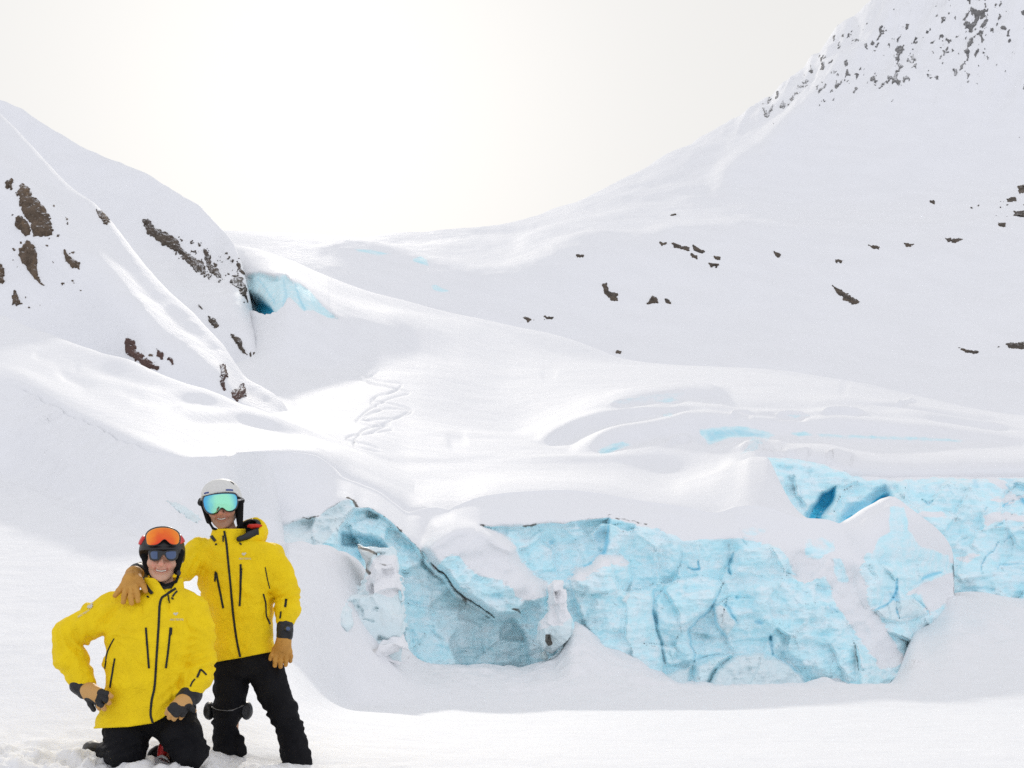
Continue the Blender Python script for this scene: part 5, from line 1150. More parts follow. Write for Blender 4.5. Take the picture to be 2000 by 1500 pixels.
for i, (poly, lab) in enumerate((
    ([(1175, 555), (1186, 552), (1190, 568), (1206, 574), (1206, 587), (1193, 589), (1183, 577)], 'tallest brown boulder alone on the lower mountain slope'),
    ([(1262, 594), (1272, 578), (1283, 580), (1286, 592)], 'round brown boulder, larger of the pair on the lower slope'),
    ([(1299, 584), (1308, 585), (1310, 594), (1300, 594)], 'small round boulder next to the larger brown one'),
    ([(1626, 558), (1642, 566), (1661, 578), (1681, 590), (1667, 595), (1645, 584), (1632, 569)], 'long dark rock rib slanting alone across the open snow'),
    ([(1293, 429), (1305, 421), (1320, 417), (1320, 430)], 'dark rock under the sunlit shelf, first of three'),
    ([(1323, 417), (1337, 421), (1335, 431), (1324, 430)], 'brown rock under the sunlit shelf, middle of three'),
    ([(1400, 422), (1420, 424), (1419, 430), (1403, 429)], 'small flat rock at the far end of the sunlit shelf'),
    ([(1311, 474), (1347, 484), (1346, 492), (1318, 484)], 'long flat dark rock in the rock row below the shelf'),
    ([(1353, 479), (1379, 491), (1372, 498), (1356, 489)], 'dark slanting rock next to the long flat rock'),
    ([(1286, 470), (1302, 475), (1292, 482)], 'small dark rock starting the rock row below the shelf'),
    ([(1384, 514), (1404, 516), (1400, 523), (1388, 522)], 'flat dark rock lowest in the rock row'),
    ([(1395, 501), (1407, 502), (1405, 508), (1397, 507)], 'tiny dark rock above the lowest flat rock'),
    ([(1350, 496), (1362, 499), (1361, 506), (1352, 504)], 'small brown rock under the slanting dark rock'),
    ([(1510, 490), (1527, 497), (1524, 504), (1515, 500)], 'dark rock alone between the two rock rows'),
    ([(1630, 506), (1647, 508), (1643, 514), (1634, 513)], 'small dark rock above the long slanting rib'),
    ([(1696, 478), (1719, 482), (1716, 487), (1700, 485)], 'thin flat rock starting the higher rock row'),
    ([(1765, 474), (1784, 477), (1780, 484), (1768, 482)], 'dark rock in the middle of the higher rock row'),
    ([(1845, 465), (1881, 467), (1866, 474), (1852, 472)], 'wide flat rock ending the higher rock row'),
    ([(1978, 410), (2016, 404), (2018, 436), (1982, 432)], 'largest dark crag at the frame edge on the mountain'),
    ([(1986, 364), (2016, 360), (2016, 378), (1990, 378)], 'dark crag above the largest crag at the frame edge'),
    ([(1964, 388), (1984, 384), (1986, 394), (1968, 395)], 'dark rock between the two edge crags'),
    ([(1934, 424), (1947, 422), (1950, 433), (1937, 432)], 'small dark rock left of the largest edge crag'),
    ([(1947, 436), (1967, 434), (1962, 443), (1950, 443)], 'dark rock just below the largest edge crag'),
    ([(1815, 391), (1827, 392), (1824, 398), (1817, 397)], 'tiny lone rock well left of the edge crags'),
    ([(1872, 679), (1888, 682), (1912, 687), (1908, 692), (1885, 688)], 'low flat rock near the glacier hump'),
    ([(1960, 671), (2018, 664), (2018, 682), (1973, 681)], 'long low rock at the frame edge near the glacier hump'),
    ([(1021, 621), (1032, 618), (1042, 625), (1031, 630)], 'dark rock just above the glacier hump'),
    ([(1062, 616), (1081, 619), (1078, 625), (1064, 624)], 'second dark rock above the glacier hump'),
    ([(1200, 684), (1214, 686), (1212, 691), (1203, 690)], 'tiny rock where hump and mountain meet'),
    ([(1124, 496), (1142, 498), (1138, 503), (1127, 502)], 'thin brown rock below the lit snow stripe'),
    ([(1208, 436), (1214, 437), (1213, 444), (1208, 442)], 'tiny dark rock on the lit snow stripe'))):
    outcrop('rock', e, poly, M_ROCKF, lab, MTN, seed=400 + i * 7, step=1.2, lift=2.6, rough=2.2)
M_CRAG = rock_material('grey_crags', (0.13, 0.13, 0.132), (0.24, 0.235, 0.23), (0.2, 0.19, 0.175), .09, .84)  # lighter and greyer than the other rock: haze put into the colour
outcrop('crags', e, box_((1440, 0, 2030, 270)), M_CRAG, 'scattered crags through the snow high on the mountain', kind='stuff', step=1.5, lift=1.6,
        field=speck([([(1465, 240), (1480, 205), (1530, 165), (1575, 125), (1615, 80), (1660, 50), (1650, 90), (1600, 150), (1560, 200), (1500, 240)], 1.05, 12), ([(1690, 135), (1770, 140), (1770, 175), (1700, 180)], 1.0, 14), ([(1840, -10), (1935, -10), (1930, 60), (1890, 130), (1860, 70)], 1.1, 20),
               ([(1620, 120), (1680, 60), (1780, 20), (2030, -10), (2030, 170), (1900, 150), (1760, 190), (1640, 190)], .64, 40), ([(1580, 160), (1650, 150), (1640, 200), (1590, 210)], .85, 15)],   .17, 17, .095, (1.0, .6)))
outcrop('small_rocks', e, box_((1100, 360, 2030, 700)), M_ROCKF, 'small stones strewn along the mountain terraces', kind='stuff', step=1.8, lift=2.0,
        field=speck([([(1180, 470), (1420, 480), (1460, 500), (1400, 520), (1250, 500)], .72, 16), ([(1480, 490), (1750, 470), (1900, 462), (1900, 480), (1640, 515)], .72, 12), ([(1850, 400), (2030, 355), (2030, 440), (1920, 440)], .85, 25), ([(1000, 595), (1090, 605), (1080, 630), (1010, 625)], .85, 12),
               ([(1540, 328), (1570, 335), (1560, 350), (1530, 345)], .9, 8), ([(1170, 550), (1240, 565), (1230, 590), (1190, 590)], .7, 10), ([(1850, 675), (2030, 660), (2030, 690), (1860, 692)], .7, 10)], .40, 23, .09, (1, 1.5)))
outcrop('ice_wedge', g, [(326, 979), (350, 983), (376, 999), (396, 1014), (384, 1021), (364, 1011), (345, 996)], M_ICE, 'grey wedge of dirty ice bared in the shaded bank', lift=3, seed=77, attrs={'ice': 1.0, 'pale': 1.0, 'stain': .55})

def lump(name, poly, D, depth, label, amp=.05, seed=0, step=.018, paint=None, tiltk=0.0, group=None):
    """a free block of ice or snow: traced outline, rounded to its own depth, broken facets"""
    P = np.array(poly, float); k = D / F
    c_ = np.array(((P[:, 0].mean() - CX) * k, D, CZ + (HY - P[:, 1].mean()) * k))
    lo = np.array(((P[:, 0].min() - CX) * k - .1, D - depth - .1, CZ + (HY - P[:, 1].max()) * k - .1)); hi_ = np.array(((P[:, 0].max() - CX) * k + .1, D + depth + .1, CZ + (HY - P[:, 1].min()) * k + .1))
    def f(X, Y, Z):
        x_, y_ = CX + F * X / D, HY - F * (Z - CZ) / D
        wx, wy = x_ + 7 * fbm(X * 2.6, Z * 2.6, Y * 2.6, octv=4, seed=seed + 20, gain=.6), y_ + 7 * fbm(X * 2.6, Z * 2.6, Y * 2.6, octv=4, seed=seed + 21, gain=.6)
        sd = poly_sd(wx, wy, P) * k
        n = fbm(X * 3.2, Y * 3.2, Z * 3.2, octv=4, seed=seed); rg = np.abs(fbm(X * 2.6 + 7, Y * 2.6, Z * 2.6, octv=4, seed=seed + 3, gain=.6))
        q = np.clip(sd / (depth * .8), 0, 1); hgt = depth * np.sqrt(q * (2 - q))
        sm = slice(None), slice(0, 1), slice(None)
        fc = facets(x_[sm], y_[sm], max(6, int(np.ptp(P[:, 0]) * np.ptp(P[:, 1]) / 900)), (P[:, 0].min(), P[:, 1].min(), P[:, 0].max(), P[:, 1].max()), .0075, .05, seed + 30, 3.0)
        return smax(-sd, np.abs(Y - D - tiltk * (Z - c_[2])) - hgt - fc * smooth(0, .06, sd), .015) + amp * (1.1 * n + 2.2 * (rg - .2) + .8 * np.abs(fbm(X * 9, Y * 9, Z * 9, octv=3, seed=seed + 6)))
    V, Q = surface_net(f, *grid(lo, hi_, step))
    x_, y_ = CX + F * V[:, 0] / V[:, 1], HY - F * (V[:, 2] - CZ) / V[:, 1]
    at = {'ice': np.ones(len(V)), 'pale': np.zeros(len(V)), 'deep': np.zeros(len(V)), 'dirt': np.zeros(len(V)), 'stain': np.zeros(len(V))}
    wob = 4 * fbm(x_ * .05, y_ * .05, octv=3, seed=seed + 1)
    for nm, kind_, shp, amp_, w_ in (paint or ()):
        if kind_ == 'line': m_ = amp_ * np.exp(-(seg_dist(x_ + wob, y_ + wob, shp)[0] / w_) ** 2)
        else: m_ = amp_ * smooth(-w_, w_, poly_sd(x_ + wob, y_ + wob, shp))
        at[nm] = np.minimum(at[nm], 1 - m_) if nm == 'ice' else np.maximum(at[nm], m_)
    base = V.mean(0); base[2] = V[:, 2].min()
    o = mesh_np(name, V - base, Q, M_ICE, attrs=at); o.location = base
    return tag(o, label, 'ice block', group)
lump('ice_block', [(692, 1063), (712, 1067), (735, 1078), (757, 1074), (772, 1090), (777, 1120), (786, 1150), (791, 1180), (793, 1228), (788, 1290), (745, 1286), (722, 1246), (700, 1218), (684, 1196), (682, 1170), (690, 1152), (712, 1140), (711, 1100), (704, 1085)], 19.0, .45,
     'tall dirty ice block with a snowy shoulder leaning under the ice arch', .075, 11, tiltk=.6, paint=(('ice', 'poly', [(716, 1120), (740, 1085), (775, 1088), (786, 1160), (760, 1165), (715, 1155)], .95, 6), ('dirt', 'line', [(700, 1068), (722, 1076), (736, 1082)], .95, 4), ('dirt', 'line', [(710, 1098), (714, 1112), (720, 1118)], 1.0, 5), ('dirt', 'line', [(730, 1100), (752, 1104), (768, 1098)], .6, 4),
     ('stain', 'poly', [(692, 1063), (735, 1075), (720, 1120), (700, 1110)], .8, 6), ('stain', 'poly', [(680, 1150), (740, 1145), (790, 1170), (790, 1270), (720, 1240)], .38, 14), ('pale', 'poly', box_((680, 1060, 800, 1300)), .9, 4), ('stain', 'poly', [(735, 1180), (790, 1190), (790, 1230), (740, 1240)], .45, 8)))
lump('ice_block', [(640, 1190), (655, 1182), (668, 1176), (686, 1192), (694, 1222), (684, 1234), (668, 1226), (650, 1206)], 18.06, .22, 'low grey ice block half sunk in the snow mound', .04, 14, tiltk=1.3, paint=(('pale', 'poly', box_((630, 1160, 700, 1240)), 1.0, 4), ('stain', 'poly', [(630, 1170), (700, 1180), (700, 1240), (630, 1240)], .38, 5)))
lump('snow_block', [(676, 1226), (700, 1222), (722, 1242), (746, 1246), (770, 1234), (790, 1240), (806, 1268), (796, 1292), (730, 1284), (700, 1260)], 18.55, .34, 'dirty snow clod at the foot of the tall ice block', .06, 17, tiltk=.9, paint=(('ice', 'poly', box_((660, 1200, 820, 1300)), .9, 4), ('stain', 'poly', [(690, 1232), (715, 1255), (745, 1262), (735, 1280), (700, 1262)], .8, 6), ('dirt', 'line', [(684, 1230), (696, 1250), (716, 1272)], .6, 3), ('dirt', 'line', [(735, 1268), (752, 1256)], .55, 3)))
lump('ice_block', [(1046, 1232), (1052, 1216), (1064, 1206), (1072, 1190), (1072, 1160), (1068, 1145), (1082, 1134), (1106, 1132), (1108, 1160), (1112, 1188), (1120, 1210), (1114, 1240), (1100, 1262), (1080, 1276), (1060, 1270), (1049, 1252)], 21.7, .38,
     'round snowy ice block with a dark hole in its front', .06, 21, paint=(('ice', 'poly', [(1066, 1130), (1110, 1128), (1120, 1205), (1098, 1222), (1060, 1226), (1044, 1236), (1060, 1205), (1074, 1190)], .95, 5), ('dirt', 'poly', [(1066, 1240), (1076, 1238), (1078, 1256), (1070, 1262), (1065, 1254)], 1.0, 2.5), ('stain', 'poly', [(1048, 1236), (1100, 1232), (1104, 1262), (1080, 1274), (1056, 1268)], .5, 6), ('pale', 'poly', box_((1040, 1120, 1120, 1280)), .8, 3), ('dirt', 'line', [(1054, 1258), (1074, 1272), (1094, 1264)], .55, 3)))  # no hole is cut: its inner shade is a painted dark patch
lump('ice_chunk', [(1058, 1276), (1066, 1270), (1074, 1284), (1068, 1290), (1060, 1286)], 21.6, .08, 'small dark stained ice chunk under the round block', .012, 23, step=.012, paint=(('stain', 'poly', box_((1040, 1260, 1080, 1300)), 1, 3),))
# ================================================================== the standing man
DS = 7.75
def s_(x, y, dd=0.0): return pt(x, y, DS + dd)
man = bpy.data.objects.new('person', None); COL.objects.link(man); man.location = s_(500, 1492)
tag(man, 'man standing in a yellow shell jacket, white helmet and teal mirrored goggles', 'person', 'men posing in yellow jackets')
SK1 = skin_material('tanned_skin', (0.56, 0.305, 0.19), (0.54, 0.20, 0.135), (0.13, 0.08, 0.06))
s_trunk = [s_(447, 1052), s_(452, 1085, .03), s_(460, 1150, .03), s_(466, 1220, .03), s_(473, 1290, .03)]
s_limbs = [([s_(395, 1082, .02), s_(352, 1112, -.14), s_(275, 1116, -.42)], [.05, .042, .032]), ([s_(528, 1084, .02), s_(560, 1160, .02), s_(556, 1232, -.06)], [.05, .04, .03]),
           ([s_(450, 1300, .03), s_(450, 1390, 0), s_(448, 1468, .08)], [.085, .058, .045]), ([s_(505, 1300, .03), s_(553, 1395, 0), s_(580, 1490, .02)], [.085, .058, .045])]
S_HC = s_(434, 992, .015)
body, s_loc, s_R = make_body(man, SK1, S_HC, math.radians(2), math.radians(-5), math.radians(7), 1.08, s_trunk, s_limbs, .031, .62, DS)

S_ROWS = [(1046, 418, 492, .075, .02), (1056, 402, 516, .10, .02), (1068, 386, 540, .125, .02), (1085, 380, 549, .14, .02), (1110, 380, 543, .15, .015), (1150, 390, 537, .155, .01), (1200, 404, 535, .15, .01), (1250, 411, 534, .15, .01), (1285, 413, 534, .155, .01), (1310, 412, 534, .155, .01)]
s_armR = [s_(392, 1078, .02), s_(360, 1108, -.12), s_(322, 1116, -.33), s_(276, 1117, -.44)]
s_armL = [s_(526, 1086, .02), s_(548, 1120, .02), s_(561, 1160, .01), s_(560, 1190, -.03), s_(558, 1209, -.05)]
def s_jacket(X, Y, Z):
    d = profile(X, Y, Z, S_ROWS, DS)
    d = smin(d, chain(X, Y, Z, s_armR, [.095, .085, .072, .062], .03), .035)
    d = smin(d, chain(X, Y, Z, s_armL, [.088, .083, .082, .076, .064], .03), .028)
    PX, PY = CX + F * X / Y, HY - F * (Z - CZ) / Y
    el = np.exp(-((PX - 563) ** 2 + (PY - 1160) ** 2) / 34 ** 2)
    d = d + folds(X, Y, Z, .008, 401, 5.5, 7) + el * .008 * np.sin((PY + .45 * PX) * .36 + 5 * vnoise(X * 9, Z * 9, seed=4)) + np.exp(-((PX - 375) ** 2 + (PY - 1110) ** 2) / 28 ** 2) * .008 * np.sin((PX + .5 * PY) * .4)
    d = d + .004 * np.exp(-((np.abs(PX - (518 + (PY - 1110) * .16)) / 5) ** 2)) * smooth(1085, 1110, PY) * smooth(1235, 1200, PY)   # seam where sleeve meets body
    hem = np.interp(PX, [400, 415, 440, 470, 500, 533], [1296, 1295, 1290, 1285, 1279, 1273])
    cut = np.maximum(Z * 0 + (PY - hem) * DS / F, -1)
    far_arm = smooth(545, 555, PX) * 0
    d = smax(d, np.where(PX < 540, cut, -1), .006)
    return d
lo, hi = bbox([s_(268, 1040), s_(596, 1305)], 0); lo[1] = DS - .55; hi[1] = DS + .24
jac = sdf_obj('jacket', s_jacket, grid(lo, hi, .0085), M_YEL, man)
TJ = TREES[jac.name]
# collar, open at the throat, and the hood folded behind the neck
cc = s_(446, 1047, .02)
def s_collar(X, Y, Z):
    z = (Z - cc[2]); lean = .10 * z
    q = np.hypot((X - cc[0] - lean) / (.105 - .18 * z), (Y - cc[1]) / (.100 - .1 * z)); d = np.abs((q - 1) * .1) - .0055
    top = .047 + .016 * np.cos(np.arctan2(X - cc[0], -(Y - cc[1])) * 2 + .5) * 0 - .10 * np.clip(-(Y - cc[1]), 0, .1) * .12
    return smax(d, np.maximum(z - top, -.075 - z), .006)
col = sdf_obj('collar', s_collar, grid(cc - np.array((.14, .13, .09)), cc + np.array((.14, .13, .07)), .0055), M_YEL, jac)
TC = TREES[col.name]
sdf_obj('collar_lining', lambda X, Y, Z: smax((np.hypot((X - cc[0] - .1 * (Z - cc[2])) / .088, (Y - cc[1]) / .084) - 1) * .085, np.maximum(Z - cc[2] - .036, cc[2] - .06 - Z), .008), grid(cc - np.array((.11, .11, .08)), cc + np.array((.11, .11, .06)), .006), M_LIN, col)
hc = s_(487, 1040, .045); hn = np.array(Vector((-.35, -.62, .70)).normalized())
def hood_d(X, Y, Z): return ell(X, Y, Z, hc, (.112, .115, .108))
def hood_cut(X, Y, Z, o_): return (X - hc[0]) * hn[0] + (Y - hc[1]) * hn[1] + (Z - hc[2]) * hn[2] - o_
hood = sdf_obj('hood', lambda X, Y, Z: smax(np.abs(hood_d(X, Y, Z) + .006) - .011 + folds(X, Y, Z, .004, 55, 14, 14), hood_cut(X, Y, Z, .030), .006), grid(hc - .14, hc + .14, .006), M_YEL, jac)
sdf_obj('hood_lining', lambda X, Y, Z: smax(np.abs(hood_d(X, Y, Z) + .022) - .010 + folds(X, Y, Z, .004, 57, 16, 16), hood_cut(X, Y, Z, .040), .006), grid(hc - .14, hc + .14, .006), M_LIN, hood)
rc = s_(497, 1028, -.005)
sdf_obj('red_lining', lambda X, Y, Z: ell(X, Y, Z, rc, (.052, .030, .017)) + folds(X, Y, Z, .003, 59, 20, 20), grid(rc - .075, rc + .075, .006), M_RED, hood)
bc = s_(482, 1046, -.045)
sdf_obj('hood_flap', lambda X, Y, Z: cone(X, Y, Z, s_(466, 1053, -.085), s_(500, 1041, -.03), .018, .026) + folds(X, Y, Z, .003, 61, 18, 18), grid(bc - .11, bc + .11, .006), M_LIN, hood)
T_S = [TJ, TC]
ribbon('zipper', T_S, [(438, 1037), (442, 1060), (446, 1100), (450, 1140), (456, 1204), (462, 1248), (469, 1283)], 4.6, .004, M_ZIP, jac)
for p_, w_ in (([(422, 1118), (429, 1152), (436, 1188)], 4.4), ([(470, 1102), (470, 1142), (468, 1184)], 4.4)): ribbon('chest_zip', T_S, p_, w_, .004, M_ZIP, jac)
ribbon('zip_pull', T_S, [(436, 1046), (436, 1058)], 2.6, .007, M_ZIP, jac); ribbon('zip_pull', T_S, [(421, 1116), (420, 1136)], 3, .006, M_ZIP, jac); ribbon('zip_pull', T_S, [(472, 1110), (471, 1132)], 3, .006, M_ZIP, jac)
ribbon('hand_pocket_zip', T_S, [(514, 1160), (519, 1180), (520, 1200), (527, 1219)], 3.0, .004, M_ZIP, jac)
ribbon('pit_zip', T_S, [(518, 1108), (522, 1130), (527, 1150)], 2.2, .003, M_ZIP, jac)
ribbon('sleeve_pocket_zip', T_S, [(559, 1169), (557, 1186)], 5, .004, M_ZIP, jac); ribbon('sleeve_pocket_zip', T_S, [(549, 1194), (547, 1208)], 3, .004, M_ZIP, jac)
for p_ in ([(420, 1064), (424, 1063)], [(468, 1061), (472, 1064)]): ribbon('cord_toggle', T_S, p_, 3, .006, M_ZIP, jac)
ribbon('collar_flap', T_S, [(408, 1037), (414, 1048), (421, 1057)], 6, .006, M_LIN, jac)
lettering('logo', '', TJ, 477, 1083, 11, 0, M_PRINT, jac, poly=EMBLEM)
lettering('lettering', "ARC'TERYX", TJ, 478.5, 1091.5, 24, 0, M_PRINT, jac)
# trousers
S_PEL = [(1270, 416, 530, .14, .03), (1290, 416, 533, .14, .03), (1310, 416, 536, .14, .03), (1325, 418, 520, .12, .03)]
legR = [s_(452, 1305, .03), s_(452, 1345, .01), s_(446, 1390, -.01), s_(441, 1412, .02), s_(441, 1440, .03), s_(444, 1490, .03)]
legL = [s_(512, 1300, .03), s_(532, 1345, .01), s_(553, 1390, -.01), s_(564, 1420, .0), s_(573, 1450, .0), s_(582, 1500, -.04)]
def s_trou(X, Y, Z):
    d = profile(X, Y, Z, S_PEL, DS)
    d = smin(d, chain(X, Y, Z, legR, [.115, .108, .094, .080, .084, .100], .02), .03)
    d = smin(d, cone(X, Y, Z, s_(466, 1444, .0), s_(470, 1466, .0), .038, .046), .02)
    d = smin(d, chain(X, Y, Z, legL, [.118, .108, .095, .084, .090, .098], .02), .03)
    PX, PY = CX + F * X / Y, HY - F * (Z - CZ) / Y
    kn = np.exp(-((PY - 1405) / 26) ** 2)
    return d + folds(X, Y, Z, .008, 431, 6, 10) + kn * .006 * np.sin(PY * .40 + 5 * vnoise(X * 7, Z * 9, seed=3)) + .0025 * smooth(1425, 1445, PY) * np.sin(PY * .25 + 6 * vnoise(X * 8, Y * 8, Z * 6, seed=7))
lo, hi = bbox([s_(398, 1262), s_(622, 1520)], 0); lo[1] = DS - .2; hi[1] = DS + .24
tro = sdf_obj('trousers', s_trou, grid(lo, hi, .0085), M_BLK, man)
TT = TREES[tro.name]
# knee guard with cups on both sides of the knee
kg = bpy.data.objects.new('knee_guard', None)
for cx_, sg in ((409, -1), (482, 1)):
    c_ = s_(cx_, 1388, .02)
    o = sdf_obj('knee_guard', lambda X, Y, Z: smax(ell(X, Y, Z, c_, (.036, .07, .058)), -ell(X, Y, Z, c_ + np.array((sg * .012, -.07, .0)), (.024, .03, .042)), .006) + .002 * fbm(X * 30, Y * 30, Z * 30, octv=2, seed=3), grid(c_ - .08, c_ + .08, .006), M_LIN, man)
bpy.data.objects.remove(kg)
ribbon('knee_strap', [TT], [(412, 1378), (425, 1386), (445, 1388), (462, 1384), (474, 1377)], 1.4, .008, M_KSTRAP, tro)
for cx_, cy_, r_ in ((447, 1494, (.08, .12, .05)), (586, 1512, (.085, .13, .06))):
    c_ = s_(cx_, cy_, -.03); sdf_obj('boot', lambda X, Y, Z: smin(ell(X, Y, Z, c_, r_), ell(X, Y, Z, c_ + np.array((0, -.07, -.015)), (.06, .09, .045)), .03), grid(c_ - .2, c_ + .2, .011), M_BOOT, man)
# gloves: left one hangs, right one lies on the kneeling man's shoulder
def fin(f, *p): return [f(*q) for q in p]
glove('glove', man, [s_(556, 1238, -.08), s_(554, 1252, -.085), s_(552, 1266, -.09)], [.036, .044, .046],
      [(fin(s_, (537, 1268, -.085), (531, 1280, -.10), (528, 1287, -.095)), [.017, .015, .013]), (fin(s_, (541, 1274, -.10), (538, 1289, -.105), (537, 1300, -.09)), [.017, .016, .014]),
       (fin(s_, (550, 1276, -.10), (548, 1291, -.105), (548, 1302, -.09)), [.017, .016, .014]), (fin(s_, (559, 1275, -.095), (559, 1288, -.10), (558, 1299, -.085)), [.017, .0155, .0135]),
       (fin(s_, (566, 1272, -.08), (568, 1282, -.085), (567, 1292, -.07)), [.015, .014, .012])], [M_TAN], ([s_(557, 1214, -.055), s_(556, 1240, -.08)], [.052, .052], M_LIN), label='tan leather glove hanging by the hip')
wb = s_(562, 1228, -.125)
wt = sdf_obj('watch', lambda X, Y, Z: smax(ell(X, Y, Z, wb, (.024, .012, .021)), 0 * X - 1, .004), grid(wb - .035, wb + .035, .004), M_FRAME, man)
wc = s_(562, 1228, -.136); sdf_obj('watch_face', lambda X, Y, Z: ell(X, Y, Z, wc, (.016, .004, .014)), grid(wc - .022, wc + .022, .003), M_LENS_B, wt)
def h_(x, y, D): return pt(x, y, D)
glove('glove', man, [h_(272, 1117, 7.27), h_(262, 1122, 7.16), h_(255, 1133, 7.08)], [.040, .046, .046],
      [(fin(h_, (240, 1144, 7.04), (232, 1154, 7.0), (225, 1163, 6.99)), [.018, .0165, .014]), (fin(h_, (247, 1148, 7.02), (243, 1163, 6.98), (241, 1176, 6.97)), [.018, .0165, .0145]),
       (fin(h_, (257, 1149, 7.02), (256, 1166, 6.97), (257, 1178, 6.96)), [.018, .0165, .0145]), (fin(h_, (266, 1147, 7.02), (268, 1162, 6.98), (269, 1173, 6.97)), [.018, .0165, .0145]),
       (fin(h_, (272, 1132, 7.06), (280, 1144, 7.02), (284, 1154, 7.0)), [.019, .0165, .0145])], [M_TAN], ([h_(279, 1115, 7.32), h_(268, 1117, 7.24)], [.056, .052], M_LIN), label='tan leather glove laid on the other man\'s shoulder')
# helmet, goggles
hx = s_(433, 976, .03)
hR = np.array((Matrix.Rotation(math.radians(-7), 3, 'Y')).transposed())
def hl(X, Y, Z, c):
    x, y, z = X - c[0], Y - c[1], Z - c[2]; return hR[0, 0] * x + hR[0, 2] * z, y, hR[2, 0] * x + hR[2, 2] * z
def helmet_f(c, w_, front, side):
    def f(X, Y, Z):
        x, y, z = hl(X, Y, Z, c)
        q = ((np.abs(x) / w_) ** 2.3 + (np.abs(y) / (w_ * 1.17)) ** 2.3 + (np.abs(z) / (w_ * 1.06)) ** 2.3) ** (1 / 2.3)
        d = (q - 1) * w_
        low = np.interp(y.ravel(), [-.14, -.08, -.02, .04, .14], [front, front - .002, side, side - .02, side - .04]).reshape(y.shape)
        d = smax(d, low - z, .008)
        g_ = np.exp(-((z - .035) / .004) ** 2) * .0025                       # moulded line round the shell
        return d + g_
    return f
hel = sdf_obj('helmet', helmet_f(hx, .124, .030, -.012), grid(hx - .16, hx + .16, .0055), M_HELW, man)
TH = TREES[hel.name]
for p_, w_ in (([(399, 964), (404, 962.5), (408, 962)], 3.2), ([(441, 957), (448, 957), (455, 957.5)], 3.2), ([(450, 940), (457, 946)], 2)): ribbon('vent', [TH], p_, w_, .002, M_BLUE if w_ > 3 else M_FRAME, hel)
for sg, cx_, top, bot in ((-1, 399, 985, 1018), (1, 466, 980, 1028)):
    a_, b2_ = s_(cx_, top, .02), s_(cx_ + (3 if sg > 0 else 9), bot, .01)
    sdf_obj('ear_pad', lambda X, Y, Z: cone(X, Y, Z, a_, b2_, .032 if sg > 0 else .024, .018), grid(np.minimum(a_, b2_) - .05, np.maximum(a_, b2_) + .05, .006), M_PAD, hel)
stp = [s_(469, 1020, .0), s_(462, 1036, -.05), s_(443, 1041, -.075), s_(416, 1032, -.05), s_(405, 1014, .0)]
lo, hi = bbox(stp, .02); sdf_obj('chin_strap', lambda X, Y, Z: chain(X, Y, Z, stp, [.008] * 5, .004), grid(lo, hi, .004), M_PAD, hel)
gd = lambda off: (lambda x, y: DS - .130 + off + .12 * (x - 432) * DS / F + .075 * ((x - 432) / 36) ** 2 + .012 * ((y - 982) / 20) ** 2)
LENS_S = [(397, 981), (398, 972), (403, 968), (430, 964), (456, 964), (462, 968), (464, 978), (462, 990), (456, 997), (446, 999), (440, 996), (436, 992), (431, 992), (427, 997), (421, 1003), (411, 1003), (403, 998), (399, 990)]
cen = np.array((431, 983.0)); OUT_S = [tuple(cen + (np.array(p) - cen) * np.array((1.075, 1.13))) for p in LENS_S]
gog = plate('goggles', OUT_S, gd(.004), .022, .006, M_FRAME, man, DS)
plate('lens', LENS_S, gd(-.004), .012, .004, M_LENS_T, gog, DS, .0022)
for pts in ([s_(462, 975, -.04), s_(471, 978, .04), s_(472, 978, .10)], [s_(396, 984, -.04), s_(392, 982, .04), s_(393, 978, .1)]):
    lo, hi = bbox(pts, .03)
    sp = sdf_obj('strap', lambda X, Y, Z: smax(chain(X, Y, Z, pts, [.020] * 3, .004), chain(X, Y * 1, Z, pts, [.020] * 3, .004), .001), grid(lo, hi, .005), M_PAD, gog)
lettering('lettering', 'SMITH', TREES['strap'] if 'strap' in TREES else TH, 470, 976, 12, -.15, M_WHITEP, gog, lift=.002)

# ================================================================== the kneeling man
DK = 7.12
def k_(x, y, dd=0.0): return pt(x, y, DK + dd)
kn = bpy.data.objects.new('person', None); COL.objects.link(kn); kn.location = k_(300, 1488)
tag(kn, 'man kneeling in snow in a yellow shell jacket, orange goggles up on his black helmet', 'person', 'men posing in yellow jackets')
SK2 = skin_material('fair_skin', (0.68, 0.40, 0.275), (0.66, 0.25, 0.175), (0.30, 0.18, 0.13))
k_trunk = [k_(318, 1152), k_(314, 1185, .03), k_(305, 1250, .05), k_(290, 1330, .08), k_(278, 1400, .14)]
k_limbs = [([k_(235, 1182, .02), k_(132, 1240, -.02), k_(172, 1345, -.06)], [.05, .042, .03]), ([k_(385, 1188, .02), k_(397, 1285, .0), k_(362, 1366, -.10)], [.05, .042, .03]),
           ([k_(250, 1400, .14), k_(247, 1472, -.02), k_(196, 1470, .40)], [.085, .06, .045]), ([k_(310, 1400, .14), k_(366, 1468, -.02), k_(320, 1472, .40)], [.085, .06, .045])]
K_HC = k_(317, 1091, .02)
kbody, k_loc, k_R = make_body(kn, SK2, K_HC, math.radians(0), math.radians(2), math.radians(13), 1.09, k_trunk, k_limbs, .035, .28, DK)
K_ROWS = [(1146, 288, 356, .075, .02), (1156, 262, 372, .10, .02), (1168, 232, 388, .125, .02), (1186, 212, 402, .145, .02), (1215, 206, 403, .16, .01), (1260, 205, 396, .165, .0), (1300, 204, 388, .165, .01), (1350, 201, 378, .17, .02), (1390, 192, 372, .175, .03), (1415, 182, 372, .18, .03), (1440, 176, 372, .18, .03)]
k_armR = [k_(232, 1186, .02), k_(185, 1212, .0), k_(134, 1240, -.03), k_(135, 1282, -.05), k_(165, 1336, -.07)]
k_armL = [k_(382, 1192, .02), k_(392, 1240, .01), k_(394, 1290, -.01), k_(386, 1325, -.06), k_(372, 1356, -.10)]
